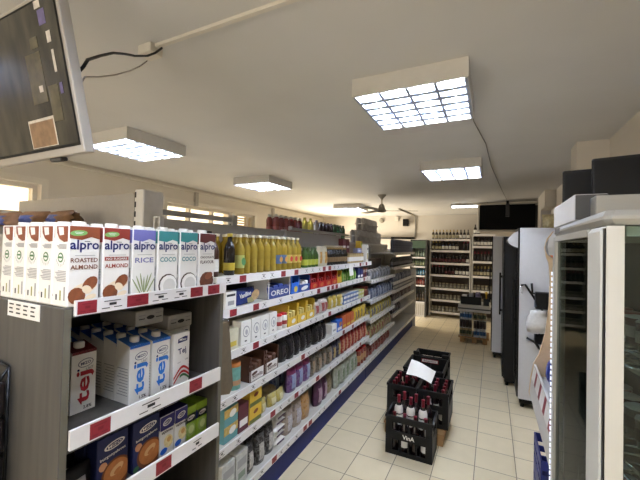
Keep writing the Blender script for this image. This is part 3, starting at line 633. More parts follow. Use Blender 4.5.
run('spice_jar', 'jar', k_bottle([(.028, 0), (.03, .006), (.03, .17), (.026, .18)], col('jar_tan', (190, 166, 120), .3, .2), col('lid_cream', (216, 204, 170)), (.18, .2, .03), col('label_olive', (150, 150, 90)), (.04, .13), 8), 'tall pale spice jar behind dark bottles', SHN[0], 2.02, .075, 7, A, .2)
run('herb_box', 'box', k_box(.11, .06, .29, col('box_wine', (96, 24, 40)), [(-.4, .4, .6, .7, white)], [(0, .3, .3, .12, col('tan_print', (180, 150, 110)))]), 'tall dark red box at back of spices', SHN[0], 2.62, .13, 2, A, .24)
run('lilac_box', 'box', k_box(.14, .06, .06, col('box_lilac', (150, 158, 206)), [(-.3, .3, .3, .6, white)]), 'flat lilac box lying on the spice jars', SHN[0], 2.62, .1, 1, A + .116, .04)
run('tall_carton', 'carton', k_box(.075, .07, .225, white, [(-.4, .4, .15, .5, col('box_tanlite', (214, 196, 150)))], [(0, .75, .3, .06, ink)]), 'tall white carton near far end', SHN[0], 2.93, .085, 1, A, .03)
run('tall_carton', 'carton', k_box(.085, .07, .27, yellow, [(-.4, .4, .1, .55, white), (-.4, .4, .78, .92, col('box_lime', (170, 180, 40)))], [(0, .35, .3, .12, ink)]), 'tall yellow carton at far end', SHN[0], 2.94, .085, 1, A, .12)
b = MB(); b.add([(-.06, 0, 0), (.06, 0, .006), (.06, -.012, -.13), (-.055, -.008, -.135), (-.06, .002, 0), (.06, .002, .006), (.06, -.010, -.13), (-.055, -.006, -.135)], [(3, 2, 1, 0), (4, 5, 6, 7), (0, 1, 5, 4), (1, 2, 6, 5), (2, 3, 7, 6), (3, 0, 4, 7)], white)
tag(b.build('paper_notice', None, G(2.18, -.006, A - .0), GR), 'white paper notice hanging from the top price rail beside spices', 'paper')
# --- second shelf
cob = col('cookie_blue', (44, 60, 140), .25, .2); dtray = col('tray_dark', (52, 46, 44), .6)
run('small_box', 'box', k_box(.10, .06, .10, white, [(-.4, .4, .72, .86, ink), (-.3, .3, .2, .45, grey_t)]), 'small white box with black print at near end', SHN[1], .17, .1, 1, B, .03)
K = run('display_tray', 'tray', k_tray(.25, .18, .145, dtray, dtray, None, .2), 'dark display tray behind blue cookie pack', SHN[1], .38, .3, 1, B, .17)
def cookie():
    b = MB(); b.pillow(.26, .09, .10, cob, wob=.1, seed=8, nx=10); b.fe(.07, .05, .05, .032, col('cookie_tan', (196, 160, 110), .5, .2), .2, -.006); b.fp([(-.02, .008), (.06, .01), (.02, .045), (-.03, .04)], col('cookie_olive', (150, 144, 90)), -.007); b.txt('Vanillino', -.05, .065, .13, white, -.008, .03, .1); return b
run('cookie_pack', 'cookies', cookie, 'blue flow-wrapped cookie pack lying at front', SHN[1], .365, .3, 1, B, .03)
oreo_b = col('oreo_blue', (50, 70, 150))
run('cookie_display', 'tray', k_tray(.31, .18, .15, oreo_b, dtray, oreo_b, .5, [('OREO', .0, .26, .8, white)], sides=white, nfill=4), 'blue open cookie display tray with tall white sides and lettering', SHN[1], .72, .3, 1, B, .03)
run('display_tray', 'tray', k_tray(.125, .16, .14, blue, M('tray_blue', (34, 56, 128), .4), cob, .62, [], [(.1, .25, .24, .18, yellow)]), 'blue display tray with yellow emblem', SHN[1], .955, .2, 1, B, .03)
run('display_tray', 'tray', k_tray(.20, .16, .135, col('tray_royal', (40, 74, 160)), MATS['tray_blue'], white, .45, [], [(0, .22, .32, .12, white)]), 'royal blue display tray with white oval', SHN[1], 1.125, .2, 1, B, .03)
run('display_tray', 'tray', k_tray(.15, .16, .14, red, col('tray_redin', (110, 22, 24)), col('choc_red', (150, 30, 34)), .42, [], [(.05, .2, .25, .13, col('tray_or', (220, 120, 60)))]), 'red display tray of chocolate', SHN[1], 1.315, .158, 4, B, .03)
run('display_tray', 'tray', k_tray(.13, .15, .13, yellow, col('tray_tan', (150, 110, 60)), col('choc_tan', (130, 84, 50)), .5), 'yellow display tray of wafers', SHN[1], 1.93, .15, 1, B, .03)
run('sweet_bag', 'bag', k_bag(.085, .06, .12, col('bag_green', (96, 164, 52), .3, .2), face=col('bag_lime', (170, 206, 90), .3, .3), seed=11), 'bright green sweet bag', SHN[1], 2.05, .088, 6, B, .03, 2, .075)
run('chocolate_box', 'box', k_box(.10, .06, .135, col('box_dblue', (34, 48, 118)), [(-.4, .4, .1, .3, white)]), 'dark blue chocolate box', SHN[1], 2.60, .108, 2, B, .03)
run('chocolate_box', 'box', k_box(.085, .06, .12, col('box_rb', (120, 44, 36)), [(-.4, .4, .5, .8, col('box_gry', (190, 180, 170)))], [(0, .25, .25, .15, navy)]), 'red-brown chocolate box', SHN[1], 2.80, .092, 2, B, .03)
# --- third shelf
run('tea_box', 'box', k_box(.10, .07, .12, col('box_pale', (222, 218, 190)), [(-.3, .3, .15, .4, yl)]), 'pale yellow tea box at near end', SHN[2], .20, .1, 1, C, .03)
run('wafer_box', 'box', k_box(.10, .07, .15, white, [(-.12, .1, .12, .18, ink)], [(0, .55, .34, .24, M('ring_grey', (140, 140, 146), .5, var=0)), (0, .55, .29, .20, white), (.02, .52, .14, .12, M('ring_lite', (170, 170, 176), .5, var=0))]), 'white box with grey ring drawing', SHN[2], .325, .108, 4, C, .03)
run('white_jar', 'jar', k_bottle([(.03, 0), (.032, .005), (.032, .09), (.028, .1)], white, red, (.1, .115, .03), col('jar_red', (180, 60, 60)), (.03, .06), 8), 'small white tub with red lid', SHN[2], .765, .072, 2, C, .03)
run('display_tray', 'tray', k_tray(.15, .18, .17, yellow, col('tray_gold', (160, 124, 40)), col('fill_ylw', (220, 196, 110)), .4, [], [(.1, .2, .22, .1, white)]), 'yellow display tray of sweets', SHN[2], .93, .16, 3, C, .03)
run('sweet_bag', 'bag', k_bag(.12, .07, .13, col('bag_redw', (206, 196, 190), .3, .3), face=col('bag_red', (180, 40, 40), .3, .3), seed=12), 'white and red sweet bag', SHN[2], 1.40, .125, 3, C, .03, 1)
run('sweet_bag', 'bag', k_bag(.11, .07, .12, col('bag_yel', (220, 190, 60), .3, .3), face=col('bag_wht', (226, 220, 200), .3), seed=13), 'yellow sweet bag with white face', SHN[2], 1.78, .12, 3, C, .03)
def barstack(m1, m2):
    def mk():
        b = MB(); b.box(-.05, .05, 0, .17, 0, .10, m1, .003); b.fq(-.045, .045, .01, .035, m2); b.fq(-.045, .045, .06, .085, m2); b.add([(-.04, .02, .1004), (.04, .02, .1004), (.03, .15, .1004), (-.04, .15, .1004)], [(0, 1, 2, 3)], m2); return b
    return mk
run('chocolate_bar_carton', 'chocolate', barstack(col('bar_blue', (74, 110, 176), .3, .2), white), 'blue and white carton of chocolate bars', SHN[2], 2.12, .105, 5, C, .03)
run('chocolate_bar_carton', 'chocolate', barstack(col('bar_lime', (190, 190, 60), .3, .2), col('bar_wt', (220, 216, 190))), 'lime yellow carton of chocolate bars', SHN[2], 2.645, .105, 2, C, .03)
run('display_tray', 'tray', k_tray(.16, .16, .12, col('tray_rb', (110, 40, 34)), dtray, col('fill_tan', (170, 120, 80)), .6), 'red-brown display tray at far end', SHN[2], 2.90, .1, 1, C, .03)
# --- fourth shelf
run('drink_powder_jar', 'jar', k_bottle([(.045, 0), (.048, .006), (.048, .13), (.045, .14)], col('jar_aqua', (110, 176, 166), .3, .15), col('lid_orange', (206, 120, 50)), (.14, .165, .047), col('jar_pch', (206, 150, 110)), (.03, .06)), 'aqua jar with orange lid at near end', SHN[3], .27, .1, 1, D, .03)
bw = col('bon_brown', (92, 56, 40))
run('cocoa_jar', 'jar', k_bottle([(.045, 0), (.048, .006), (.048, .15), (.045, .16)], bw, dtray, (.16, .185, .047), white, (.03, .1)), 'brown jar behind the aqua jar', SHN[3], .33, .1, 1, D, .16)
run('coffee_display', 'tray', k_tray(.165, .2, .17, white, dtray, bw, .42, [('Bonvita', 0, .2, .7, bw)], [(-.2, .3, .2, .06, bw)], sides=bw), 'brown and white coffee display tray', SHN[3], .46, .18, 2, D, .03)
run('coffee_bag', 'bag', k_bag(.105, .07, .17, col('bag_black', (22, 20, 22), .22, .2), seed=14, face=col('bag_black2', (46, 40, 42), .2, .28, scale=30)), 'glossy black coffee bag', SHN[3], .84, .113, 8, D, .03, 2, .08)
run('white_box', 'box', k_box(.12, .1, .10, white, [(-.3, .3, .3, .5, grey_t)]), 'plain white box after the coffee', SHN[3], 1.83, .1, 1, D, .03)
run('snack_box', 'box', k_box(.14, .08, .12, blue, [(-.4, .4, .1, .35, white)], [(.1, .6, .25, .2, col('or2', (220, 130, 50)))]), 'bright blue snack box', SHN[3], 1.98, .1, 1, D, .03)
run('snack_box', 'box', k_box(.12, .08, .135, col('box_or', (206, 92, 44)), [(-.4, .4, .1, .3, yellow)]), 'orange snack box', SHN[3], 2.125, .13, 3, D, .03)
run('snack_bag', 'bag', k_bag(.12, .08, .16, col('bag_y2', (222, 186, 56), .3, .25), face=col('bag_dk', (110, 80, 40), .3, .4), seed=15), 'yellow snack bag', SHN[3], 2.52, .122, 4, D, .03)
# --- fifth shelf
tb = col('box_teal', (90, 160, 166))
bt = k_box(.13, .07, .10, tb, [(-.5, .5, .45, .95, col('box_gold', (216, 176, 80), .4, .3, scale=40))], [(.1, .6, .25, .22, white)])
Kt = run('rice_box', 'box', bt, 'teal and yellow box at near end, lower of two', SHN[4], .20, .1, 1, E, .03); run('rice_box', 'box', Kt, 'teal and yellow box at near end, upper of two', SHN[4], .20, .1, 1, E + .1002, .03)
run('maroon_box', 'box', k_box(.10, .06, .17, col('box_maroon', (96, 30, 48)), [(-.4, .4, .2, .45, white)]), 'maroon upright box beside the teal boxes', SHN[4], .325, .1, 1, E, .03)
yb = k_box(.13, .08, .11, yellow, [(-.5, .5, .0, .25, col('box_grn', (110, 120, 60)))], [(0, .65, .2, .12, brown)])
Ky = run('pasta_box', 'box', yb, 'yellow box, lower of a stack of two', SHN[4], .455, .1, 1, E, .03); run('pasta_box', 'box', Ky, 'yellow box, upper of a stack of two', SHN[4], .455, .1, 1, E + .1102, .03)
run('red_box', 'box', k_box(.14, .08, .13, col('box_red2', (176, 52, 38)), [(-.4, .4, .3, .45, yellow)]), 'red box behind the yellow stack', SHN[4], .56, .1, 1, E, .13)
run('noodle_bag', 'bag', k_bag(.10, .06, .09, col('bag_gold', (196, 176, 80), .3, .3), face=col('bag_cream', (216, 206, 160), .3), seed=16), 'small gold noodle bag', SHN[4], .59, .105, 3, E, .03)
run('flat_bag', 'bag', k_bag(.22, .10, .06, col('bag_tanf', (186, 160, 110), .3, .3), seed=17), 'flat tan bag lying behind noodle bags', SHN[4], .84, .1, 1, E, .14)
run('purple_bag', 'bag', k_bag(.10, .07, .16, col('bag_navy2', (60, 70, 120), .3, .4), face=col('bag_lb', (150, 170, 200), .3, .3), seed=18), 'navy bag with pale blue face', SHN[4], .94, .108, 2, E, .16)
run('purple_bag', 'bag', k_bag(.13, .08, .19, col('bag_purple', (110, 60, 130), .3, .3), face=col('bag_bluew', (150, 170, 216), .3, .4, scale=20), top=col('bag_ptop', (130, 40, 90), .3), seed=19), 'purple and pale blue bag', SHN[4], .99, .135, 3, E, .03)
run('nut_bag', 'bag', k_bag(.12, .07, .18, col('bag_olive', (96, 84, 60), .3, .5, scale=40), face=col('bag_tan2', (170, 140, 100), .3, .4, scale=40), seed=20), 'brown see-through nut bag', SHN[4], 1.38, .122, 4, E, .03, 2, .085)
run('nut_bag', 'bag', k_bag(.12, .07, .20, col('bag_nvy3', (40, 44, 80), .3, .4), face=col('bag_gld3', (190, 160, 60), .3, .4), seed=21), 'dark blue bag with gold face', SHN[4], 1.875, .124, 2, E, .03)
Kr = run('snack_bag', 'bag', k_bag(.115, .08, .215, col('bag_crimson', (176, 44, 34), .28, .35), face=col('bag_flame', (206, 130, 70), .3, .6, scale=45), top=col('bag_rtop', (150, 30, 30), .3), seed=22), 'red and orange snack bag', SHN[4], 2.13, .118, 8, E, .03, 2, .09)
# --- bottom shelf
run('grey_box', 'box', k_box(.12, .1, .20, col('box_gw', (196, 198, 196), .4, .2), [(-.4, .4, .55, .8, grey_t), (-.3, .3, .2, .4, col('box_grn2', (130, 150, 130)))]), 'pale grey flour box', SHN[5], .19, .128, 2, Fz, .03)
run('dark_bag', 'bag', k_bag(.11, .08, .20, col('bag_db', (44, 38, 36), .3, .4), face=col('bag_dw', (196, 190, 184), .4, .4), seed=23), 'black bag with pale face', SHN[5], .44, .115, 3, Fz, .03, 2, .09)
fl = MB
def flour(): b = MB(); b.pillow(.15, .05, .12, white, seed=24, wob=.05); b.tf(Matrix.Translation((0, .13, 0)) @ Matrix.Rotation(PI / 2, 4, 'X')); zz = min(v[2] for v in b.v); b.tf(Matrix.Translation((0, 0, -zz))); b.fq(-.05, .05, .015, .03, col('bag_plum', (90, 60, 90)), .006); return b
Kf = Kind('flour_pack', 'flour', flour)
for k in range(5): Kf.put(G(.80 + .006 * (k % 2), .03 + .01 * (k % 2), Fz + k * .0475), GR + .03 * (k % 3 - 1), 'white paper flour pack, ' + ORD[k] + ' from bottom of its stack, bottom shelf', 'stacked flour packs')
run('grain_bag', 'bag', k_bag(.13, .09, .20, col('bag_brnw', (176, 156, 140), .4, .4), face=col('bag_lilw', (196, 190, 200), .4, .4), seed=25), 'tan and white grain bag', SHN[5], .97, .135, 2, Fz, .03, 2, .1)
run('grain_bag', 'bag', k_bag(.13, .08, .21, col('bag_orng', (206, 150, 80), .3, .35, scale=25), seed=26), 'orange see-through lentil bag', SHN[5], 1.245, .1, 1, Fz, .03)
run('grain_bag', 'bag', k_bag(.13, .09, .22, col('bag_plum2', (86, 36, 76), .3, .25), face=col('bag_pnk', (190, 150, 170), .3, .3), seed=27), 'plum purple grain bag', SHN[5], 1.52, .16, 2, Fz, .03)
run('grain_bag', 'bag', k_bag(.14, .09, .20, col('bag_tan5', (150, 130, 80), .3, .4, scale=30), seed=28), 'olive brown grain bag', SHN[5], 1.83, .1, 1, Fz, .05)
run('grain_bag', 'bag', k_bag(.14, .09, .24, col('bag_grw', (186, 192, 176), .3, .25), face=col('bag_grn6', (130, 150, 110), .3, .4), seed=29), 'pale green and white bag', SHN[5], 2.01, .145, 5, Fz, .03)
run('sauce_jar', 'jar', k_bottle([(.05, 0), (.052, .006), (.052, .17), (.044, .185)], col('jar_redd', (150, 52, 34), .3, .3), red, (.185, .205, .046), col('jar_lab', (200, 150, 100)), (.05, .13)), 'red sauce jar', SHN[5], 2.76, .112, 3, Fz, .04)
# --- middle and far bays
M2 = ['top shelf of middle bay', 'second shelf of middle bay', 'third shelf of middle bay', 'fourth shelf of middle bay', 'bottom shelf of middle bay']
gp = col('pack_grey', (130, 132, 140), .3, .35, scale=20)
run('paper_towel_pack', 'pack', k_bag(.16, .12, .15, gp, face=col('pack_greyb', (160, 162, 176), .3, .3), seed=30), 'grey wrapped paper pack', M2[0], 3.15, .165, 8, S2[0], .03)
run('dark_box', 'box', k_box(.13, .1, .26, col('box_dbr', (74, 52, 44), .4, .2), [(-.4, .4, .5, .7, dgrey)]), 'dark brown box behind grey packs', M2[0], 3.13, .14, 10, S2[0], .24)
run('napkin_pack', 'pack', k_bag(.13, .1, .17, col('pack_blue', (84, 96, 130), .3, .4), face=col('pack_bluew', (160, 170, 190), .3), seed=31), 'blue and grey napkin pack', M2[1], 3.13, .14, 10, S2[1], .03)
run('sponge_pack', 'pack', k_bag(.12, .1, .17, col('pack_yel', (206, 184, 60), .3, .4), face=col('pack_yb', (100, 100, 120), .3), seed=32), 'yellow sponge pack', M2[2], 3.13, .14, 10, S2[2], .03)
run('cloth_pack', 'pack', k_bag(.12, .1, .18, col('pack_tan', (176, 160, 100), .3, .4), face=col('pack_red', (150, 60, 50), .3), seed=33), 'tan and red cloth pack', M2[3], 3.13, .14, 10, S2[3], .03)
run('detergent_bag', 'bag', k_bag(.13, .1, .16, col('pack_rd2', (160, 56, 44), .3, .4), seed=34), 'red detergent bag', M2[4], 3.13, .15, 9, S2[4], .03)
M3 = [o_ + ' shelf of far bay' for o_ in ('top', 'second', 'third', 'fourth', 'fifth', 'sixth', 'bottom')]
can = k_bottle([(.034, 0), (.037, .005), (.037, .21), (.032, .225)], col('can_navy', (84, 92, 122), .3, .3), col('can_lid', (130, 130, 140), .3), (.225, .24, .03), None, n=8)
run('drink_can', 'can', Kind('drink_can', 'can', can), 'dark blue tall can', M3[0], 4.62, .115, 17, S3[0], .05, 1)
bx = k_bottle(bprof(.035, .17, .012), col('bot_dark', (44, 40, 46), .25, .3), col('bot_cap', (120, 120, 124)), (.155, .172, .014), col('bot_lab', (130, 124, 130)), (.03, .09), 8)
KB = Kind('cleaner_bottle', 'bottle', bx)
run('cleaner_bottle', 'bottle', KB, 'dark cleaner bottle', M3[1], 4.62, .115, 17, S3[1], .05)
run('cleaner_bag', 'bag', k_bag(.1, .08, .13, col('bag_sl', (80, 88, 120), .3, .4), face=col('bag_sl2', (170, 170, 180), .3), seed=35), 'slate blue bag', M3[2], 4.62, .115, 17, S3[2], .05)
run('cleaner_tub', 'tub', k_box(.09, .08, .09, col('tub_gry', (110, 110, 120), .4, .2), [(-.4, .4, .3, .7, white)]), 'squat grey tub', M3[3], 4.62, .115, 17, S3[3], .05)
run('cleaner_bag', 'bag', k_bag(.1, .08, .12, col('bag_dkr', (84, 50, 54), .3, .4), face=col('bag_gl2', (150, 140, 140), .3), seed=36), 'dark red small bag', M3[4], 4.62, .115, 17, S3[4], .05)
run('cleaner_bag', 'bag', k_bag(.11, .09, .14, col('bag_dkb', (60, 52, 56), .3, .4), face=col('bag_dkw', (140, 130, 136), .3), seed=37), 'brown grey bag', M3[5], 4.62, .14, 6, S3[5], .06)
# --- drinks on the rear shelf seen over the gondola top
RZ = 1.84
def soft(bodym, capm, labm, h=.26, r=.036): return k_bottle(bprof(r, h, .016, .76, .88), bodym, capm, (h * .9, h + .004, .021), labm, (h * .25, h * .5), 8)
run('juice_bottle', 'bottle', soft(col('juice_red', (136, 52, 44), .2), col('cap_pale', (206, 206, 196)), col('juice_lab', (150, 70, 60))), 'red juice bottle with pale cap on rear top shelf', 'over oil bottles', 1.72, .105, 6, RZ, .66, 2, .09)
run('lemonade_bottle', 'bottle', soft(M('lemon_plastic', (206, 200, 110), .2, var=.05, trans=.3), col('cap_yel', (206, 190, 90)), None, .28, .045), 'pale yellow lemonade bottle on rear top shelf', 'beside red juices', 2.40, .17, 2, RZ, .66)
run('water_bottle', 'bottle', soft(M('grey_plastic', (176, 172, 176), .2, var=.05, trans=.3), col('cap_lil', (150, 140, 160)), None, .27), 'slim clear bottle on rear top shelf', 'beside lemonades', 2.74, .1, 1, RZ, .66)
run('cola_bottle', 'bottle', soft(col('cola', (52, 26, 26), .15), col('cap_dark', (120, 110, 112)), col('cola_lab', (96, 40, 44))), 'dark cola bottle on rear top shelf', 'above the spices', 2.88, .12, 4, RZ, .66, 2, .09)
run('soda_bottle', 'bottle', soft(col('soda_green', (40, 86, 44), .15), col('cap_gr', (60, 90, 60)), col('soda_lab', (90, 140, 80))), 'green soda bottle on rear top shelf', 'beside the colas', 3.38, .12, 4, RZ, .66, 2, .09)
def waterpack():
    P = []
    w = MB(); w.box(-.145, .145, 0, .19, 0, .012, M('pack_film', (186, 184, 184), .25, var=.1)); w.box(-.145, .145, 0, .19, .11, .13, MATS['pack_film'], .004); P.append(('shrink_film', w))
    for i in range(4):
        for j in range(2):
            q = MB(); q.lathe([(.03, .0125), (.035, .02), (.035, .195), (.02, .218), (.016, .229), (.001, .23)], M('bottle_grey', (176, 174, 176), .3, var=.2, scale=12), 8, -.108 + i * .072, .045 + j * .095); P.append(('bottle', q))
    return P
KW = Kind('water_bottle_pack', 'bottle pack', waterpack)
for k, (u, z) in enumerate(((3.98, RZ), (4.29, RZ), (4.60, RZ), (4.91, RZ), (4.29, RZ + .232), (4.60, RZ + .232), (4.91, RZ + .232), (5.22, RZ))):
    KW.put(G(u + .32, .56, z), GR, 'grey shrink-wrapped bottle pack, ' + ['lower', 'upper'][z > RZ + .1] + ' layer, ' + ORD[[0, 1, 2, 3, 0, 1, 2, 4][k]] + ' from the sodas', 'shrink-wrapped bottle packs')
# brown paper bags hanging at the near end of the gondola
t = thing('paper_bag_bundle', 'folded brown paper bags hanging at gondola end beside wooden unit', 'bags', (-1.268, 1.425, 1.345), R90)
b = MB(); kraft = col('kraft_paper', (112, 96, 72), .8)
for k in range(4): b.prism([(-.02 + .012 * k, 0), (.045 + .004 * k, 0), (.092 + .004 * k, -.36 - .01 * (k % 2)), (.065 + .004 * k, -.395), (-.03 + .028 * k, -.37)], .002 + .009 * k, .008 + .009 * k, kraft)
b.build('bag', t); b = MB(); b.tube([(.04, .0, -.0), (.05, .02, .012), (.05, .10, .012)], .003, chrome); b.build('hook', t)

# ------------------------------------------------------------------ wine crates in the aisle
wine_g = M('wine_glass_dark', (24, 14, 16), .1, var=0, spec=.6); wine_cap = col('wine_capsule', (150, 28, 50), .35)
def crate(w, d, h, logo=None, grid=(4, 3)):
    def mk():
        t = .012; b = MB()
        b.box(-w / 2 + .004, w / 2 - .004, .004, d - .004, 0, .012, black2)
        def side(x0, x1, y0, y1, zs):                                # wall made of rails and posts around window openings
            for a, c in zs: b.box(x0, x1, y0, y1, a, c, black2)
        fz = [(0.0, .035), (.40 * h, .62 * h), (.84 * h, h)]
        for y0 in (0, d - t):
            side(-w / 2, w / 2, y0, y0 + t, fz)
            for xa, xb in ((-w / 2, -w / 2 + .055), (w / 2 - .055, w / 2)): b.box(xa, xb, y0 + .0005, y0 + t - .0005, .0, h, black2)
            for k in (-1, 0, 1): b.box(k * w * .17 - .006, k * w * .17 + .006, y0 + .002, y0 + t - .002, .03, .42 * h, black2)
            b.box(-.006, .006, y0 + .002, y0 + t - .002, .6 * h, .86 * h, black2)
        for x0 in (-w / 2, w / 2 - t):
            side(x0, x0 + t, t, d - t, fz)
            for ya, yb in ((t, .05), (d - .05, d - t)): b.box(x0 + .0005, x0 + t - .0005, ya, yb, 0, h, black2)
            b.box(x0 + .002, x0 + t - .002, .05, d - .05, .035, .40 * h, black2)
        r = MB(); e = .006
        r.box(-w / 2 - e, w / 2 + e, -e, .004, h - .02, h + .004, black2, .003); r.box(-w / 2 - e, w / 2 + e, d - .004, d + e, h - .02, h + .004, black2, .003)
        r.box(-w / 2 - e, -w / 2 + .004, .004, d - .004, h - .02, h + .004, black2); r.box(w / 2 - .004, w / 2 + e, .004, d - .004, h - .02, h + .004, black2)
        P = [('crate_body', b), ('rim', r)]
        if logo: l = MB(); l.txt(logo, 0, .51 * h, .10, white, -.001, .05); P.append(('emblem', l))
        return P
    return mk
tag_g = 'black wine crates'
def wine(labelm, capm=wine_cap, h=.295):
    def mk():
        b = MB(); b.lathe([(.034, 0), (.037, .006), (.037, .175), (.03, .2), (.0145, .222), (.0135, .24)], wine_g, 10); P = [('body', b)]
        c = MB(); c.lathe([(.0145, .232), (.0142, h - .008), (.0155, h - .008), (.0155, h), (.001, h)], capm, 10); P.append(('capsule', c))
        if labelm: l = MB(); l.lathe([(.0376, .05), (.0376, .14)], labelm, 10); l.f = l.f[:-2]; l.mi = l.mi[:-2]; l.sm = l.sm[:-2]; P.append(('label', l))
        return P
    return mk
WA = Kind('wine_bottle', 'bottle', wine(white)); WB = Kind('wine_bottle', 'bottle', wine(None))
def wine_up():
    P = wine(None)(); n = MB(); n.lathe([(.0375, .145), (.0375, .176), (.0315, .2), (.024, .21)], white, 10); n.f = n.f[:-2]; n.mi = n.mi[:-2]; n.sm = n.sm[:-2]; P.append(('shoulder_label', n))
    l = MB(); l.lathe([(.0376, .05), (.0376, .135)], white, 10); l.f = l.f[:-2]; l.mi = l.mi[:-2]; l.sm = l.sm[:-2]; P.append(('label', l)); return P
WU = Kind('wine_bottle', 'bottle', wine_up)
CA = Kind('wine_crate', 'crate', lambda: crate(.39, .27, .325, 'VinA')() + [('insert', MB().box(-.18, .18, .093, .168, .013, .164, black2).box(-.18, .18, .172, .255, .013, .134, black2))])
CA.put((-.61, 2.98, 0), 0, 'front black wine crate with white lettering standing on the floor', tag_g)
for r in range(1):
    for i in range(4):
        (WA if (i, r) in ((1, 0), (3, 0)) else WB).put((-.61 - .132 + i * .088, 2.98 + .053, .0125), 0, 'wine bottle inside the front crate below the rim, ' + ORD[i] + ' from shelves', 'bottles inside the front crate').scale = (1, 1, 1.11)
for i in range(3):
    for r in range(2):
        (WB if r else WU).put((-.61 - .115 + i * .105 + .03 * r, 3.11 + .085 * r, .165 - .03 * r), 0, 'raised red-capped wine bottle ' + ('with white label' if r == 0 else 'behind it') + ', front crate, ' + ['near', 'rear'][r] + ' row, ' + ORD[i] + ' from shelves', 'raised bottles in the front crate')
b = MB()
for k in range(5): b.box(-.55 + .0, -.0, .0 + k * .11, .09 + k * .11, .085, .105, card)
for x in (-.54, -.31, -.10): b.box(x, x + .09, .0, .54, .0, .085, card)
pal = tag(b.build('wooden_pallet', None, (-.36, 3.30, 0)), 'low brown wooden pallet under the rear wine crates', 'pallet')
CB = Kind('wine_crate', 'crate', crate(.278, .40, .325, None, (3, 4)))
for c, x in enumerate((-.772, -.478)):
    CB.put((x, 3.40, .105), 0, ['middle black wine crate on the shelf side under the paper sheet', 'middle black wine crate on the fridge side under paper sheet'][c], tag_g)
    for r in range(4):
        for i in range(3):
            if (r + i + c) % 3 == 2 and r < 2: continue
            tall = (c, r, i) in ((0, 1, 2), (1, 1, 0))
            (WB if (r + i) % 2 else WA).put((x - .085 + i * .085, 3.40 + .06 + r * .09, .1175 + (.10 if tall else -.0)), 0, 'wine bottle in the middle ' + ['shelf-side', 'fridge-side'][c] + ' crate, ' + ORD[r] + ' row, ' + ORD[i] + ' from shelves', 'bottles inside the middle crates')
b = MB(); vs = []; nx, ny = 8, 5
for j in range(ny + 1):
    for i in range(nx + 1):
        u, v = i / nx, j / ny; vs.append((-.12 + .24 * u + .02 * v, -.07 + .15 * v, .02 * math.sin(u * 3 + v) + .09 * v - .05 * u + .01))
fs = [(j * (nx + 1) + i, j * (nx + 1) + i + 1, (j + 1) * (nx + 1) + i + 1, (j + 1) * (nx + 1) + i) for j in range(ny) for i in range(nx)]
b.add(vs, fs, white, True); b.add([(x, y, z - .0015) for x, y, z in vs], [f[::-1] for f in fs], white, True)
tag(b.build('paper_sheet', None, (-.625, 3.55, .512)), 'crumpled white paper sheet lying on bottles over the middle crates', 'paper')
CD = Kind('bottle_crate', 'crate', crate(.42, .50, .44, None))
CD.put((-.66, 3.92, 0), 0, 'black empty crate behind the paper sheet, second from the back', tag_g)
CE = Kind('bottle_crate', 'crate', lambda: crate(.40, .28, .44, None)() + [('handle', MB().box(-.21, -.13, -.01, .02, .44, .48, black2, .008)), ('handle', MB().box(.13, .21, -.01, .02, .44, .48, black2, .008))])
CE.put((-.66, 4.46, 0), 0, 'rearmost black crate with two raised handles', tag_g)
b = MB(); b.add([(-.10, .0, 0), (.10, 0, 0), (.10, .004, .045), (-.10, .004, .045)], [(0, 1, 2, 3)], redtag); b.fq(-.09, .09, .008, .038, white, -.0006); b.txt('Soproni', 0, .022, .15, redtag, -.0012, .024)
l = b.build('emblem', [o for o in COL.objects if o.name.startswith('bottle_crate') and o.location.y < 4][0], (0, .482, .375))

# ------------------------------------------------------------------ back wall: wine rack, drinks cooler, goods table
def rack(name, lab, x0, x1, y, zs, top):
    root = thing(name, lab, 'shelf', (x0, y, 0)); w = x1 - x0
    for x in (0, w - .03): b = MB(); b.box(x, x + .03, .0, .36, 0, top, lgrey, .002); b.build('upright', root)
    b = MB(); b.box(.03, w - .03, .345, .36, .05, top, M('rack_back_dark', (84, 72, 64), .6)); b.build('back_panel', root)
    for z in zs:
        b = MB(); b.box(.03, w - .03, .02, .345, z - .03, z, lgrey); s_ = b.build('shelf', root)
        b = MB(); b.box(.03, w - .03, .0, .012, z - .035, z + .02, strip_m)
        for k in range(3): b.fq(.08 + k * w * .28, .16 + k * w * .28, z - .03, z + .016, white, -.0006)
        b.build('price_rail', s_)
    return root
rack('wine_rack', 'tall open wine rack on the back wall left of the goods table', -1.48, -.475, 9.5, [2.02, 1.725, 1.40, 1.09, .74, .44, .13], 2.02)
rack('wine_rack', 'narrower wine rack on the back wall behind the goods table and monitor', -.455, .10, 9.5, [2.15, 1.85, 1.47, 1.10, .74, .40], 2.15)
capg = col('capsule_gold', (196, 166, 80), .35); cape = col('capsule_dark', (40, 26, 28), .35); lcream = col('label_cream', (196, 186, 150)); lred = col('label_wine', (84, 34, 38))
W1 = Kind('wine_bottle', 'bottle', wine(lcream, capg)); W2 = Kind('wine_bottle', 'bottle', wine(white, cape)); W3 = Kind('wine_bottle', 'bottle', wine(lred, cape)); W4 = Kind('wine_bottle', 'bottle', wine(None, wine_cap))
shw = ['top', 'second', 'third', 'fourth', 'fifth', 'sixth']
for k, (z, ks) in enumerate(((2.02, [W1] * 8 + [W2] * 3), (1.725, [W1] * 3 + [W2] * 5 + [W4] * 3), (1.40, [W3] * 10 + [W2]), (1.09, [W4] * 4 + [W3] * 3 + [W2] * 4))):
    for i in range(11):
        if k == 1 and i == 8: continue
        ks[i].put((-1.405 + i * .0855, 9.58, z), 0, 'wine bottle on ' + shw[k] + ' shelf of wide wine rack, ' + ORD[i] + ' from the cooler', 'wines in the wide rack').scale = (.95, .95, .88)
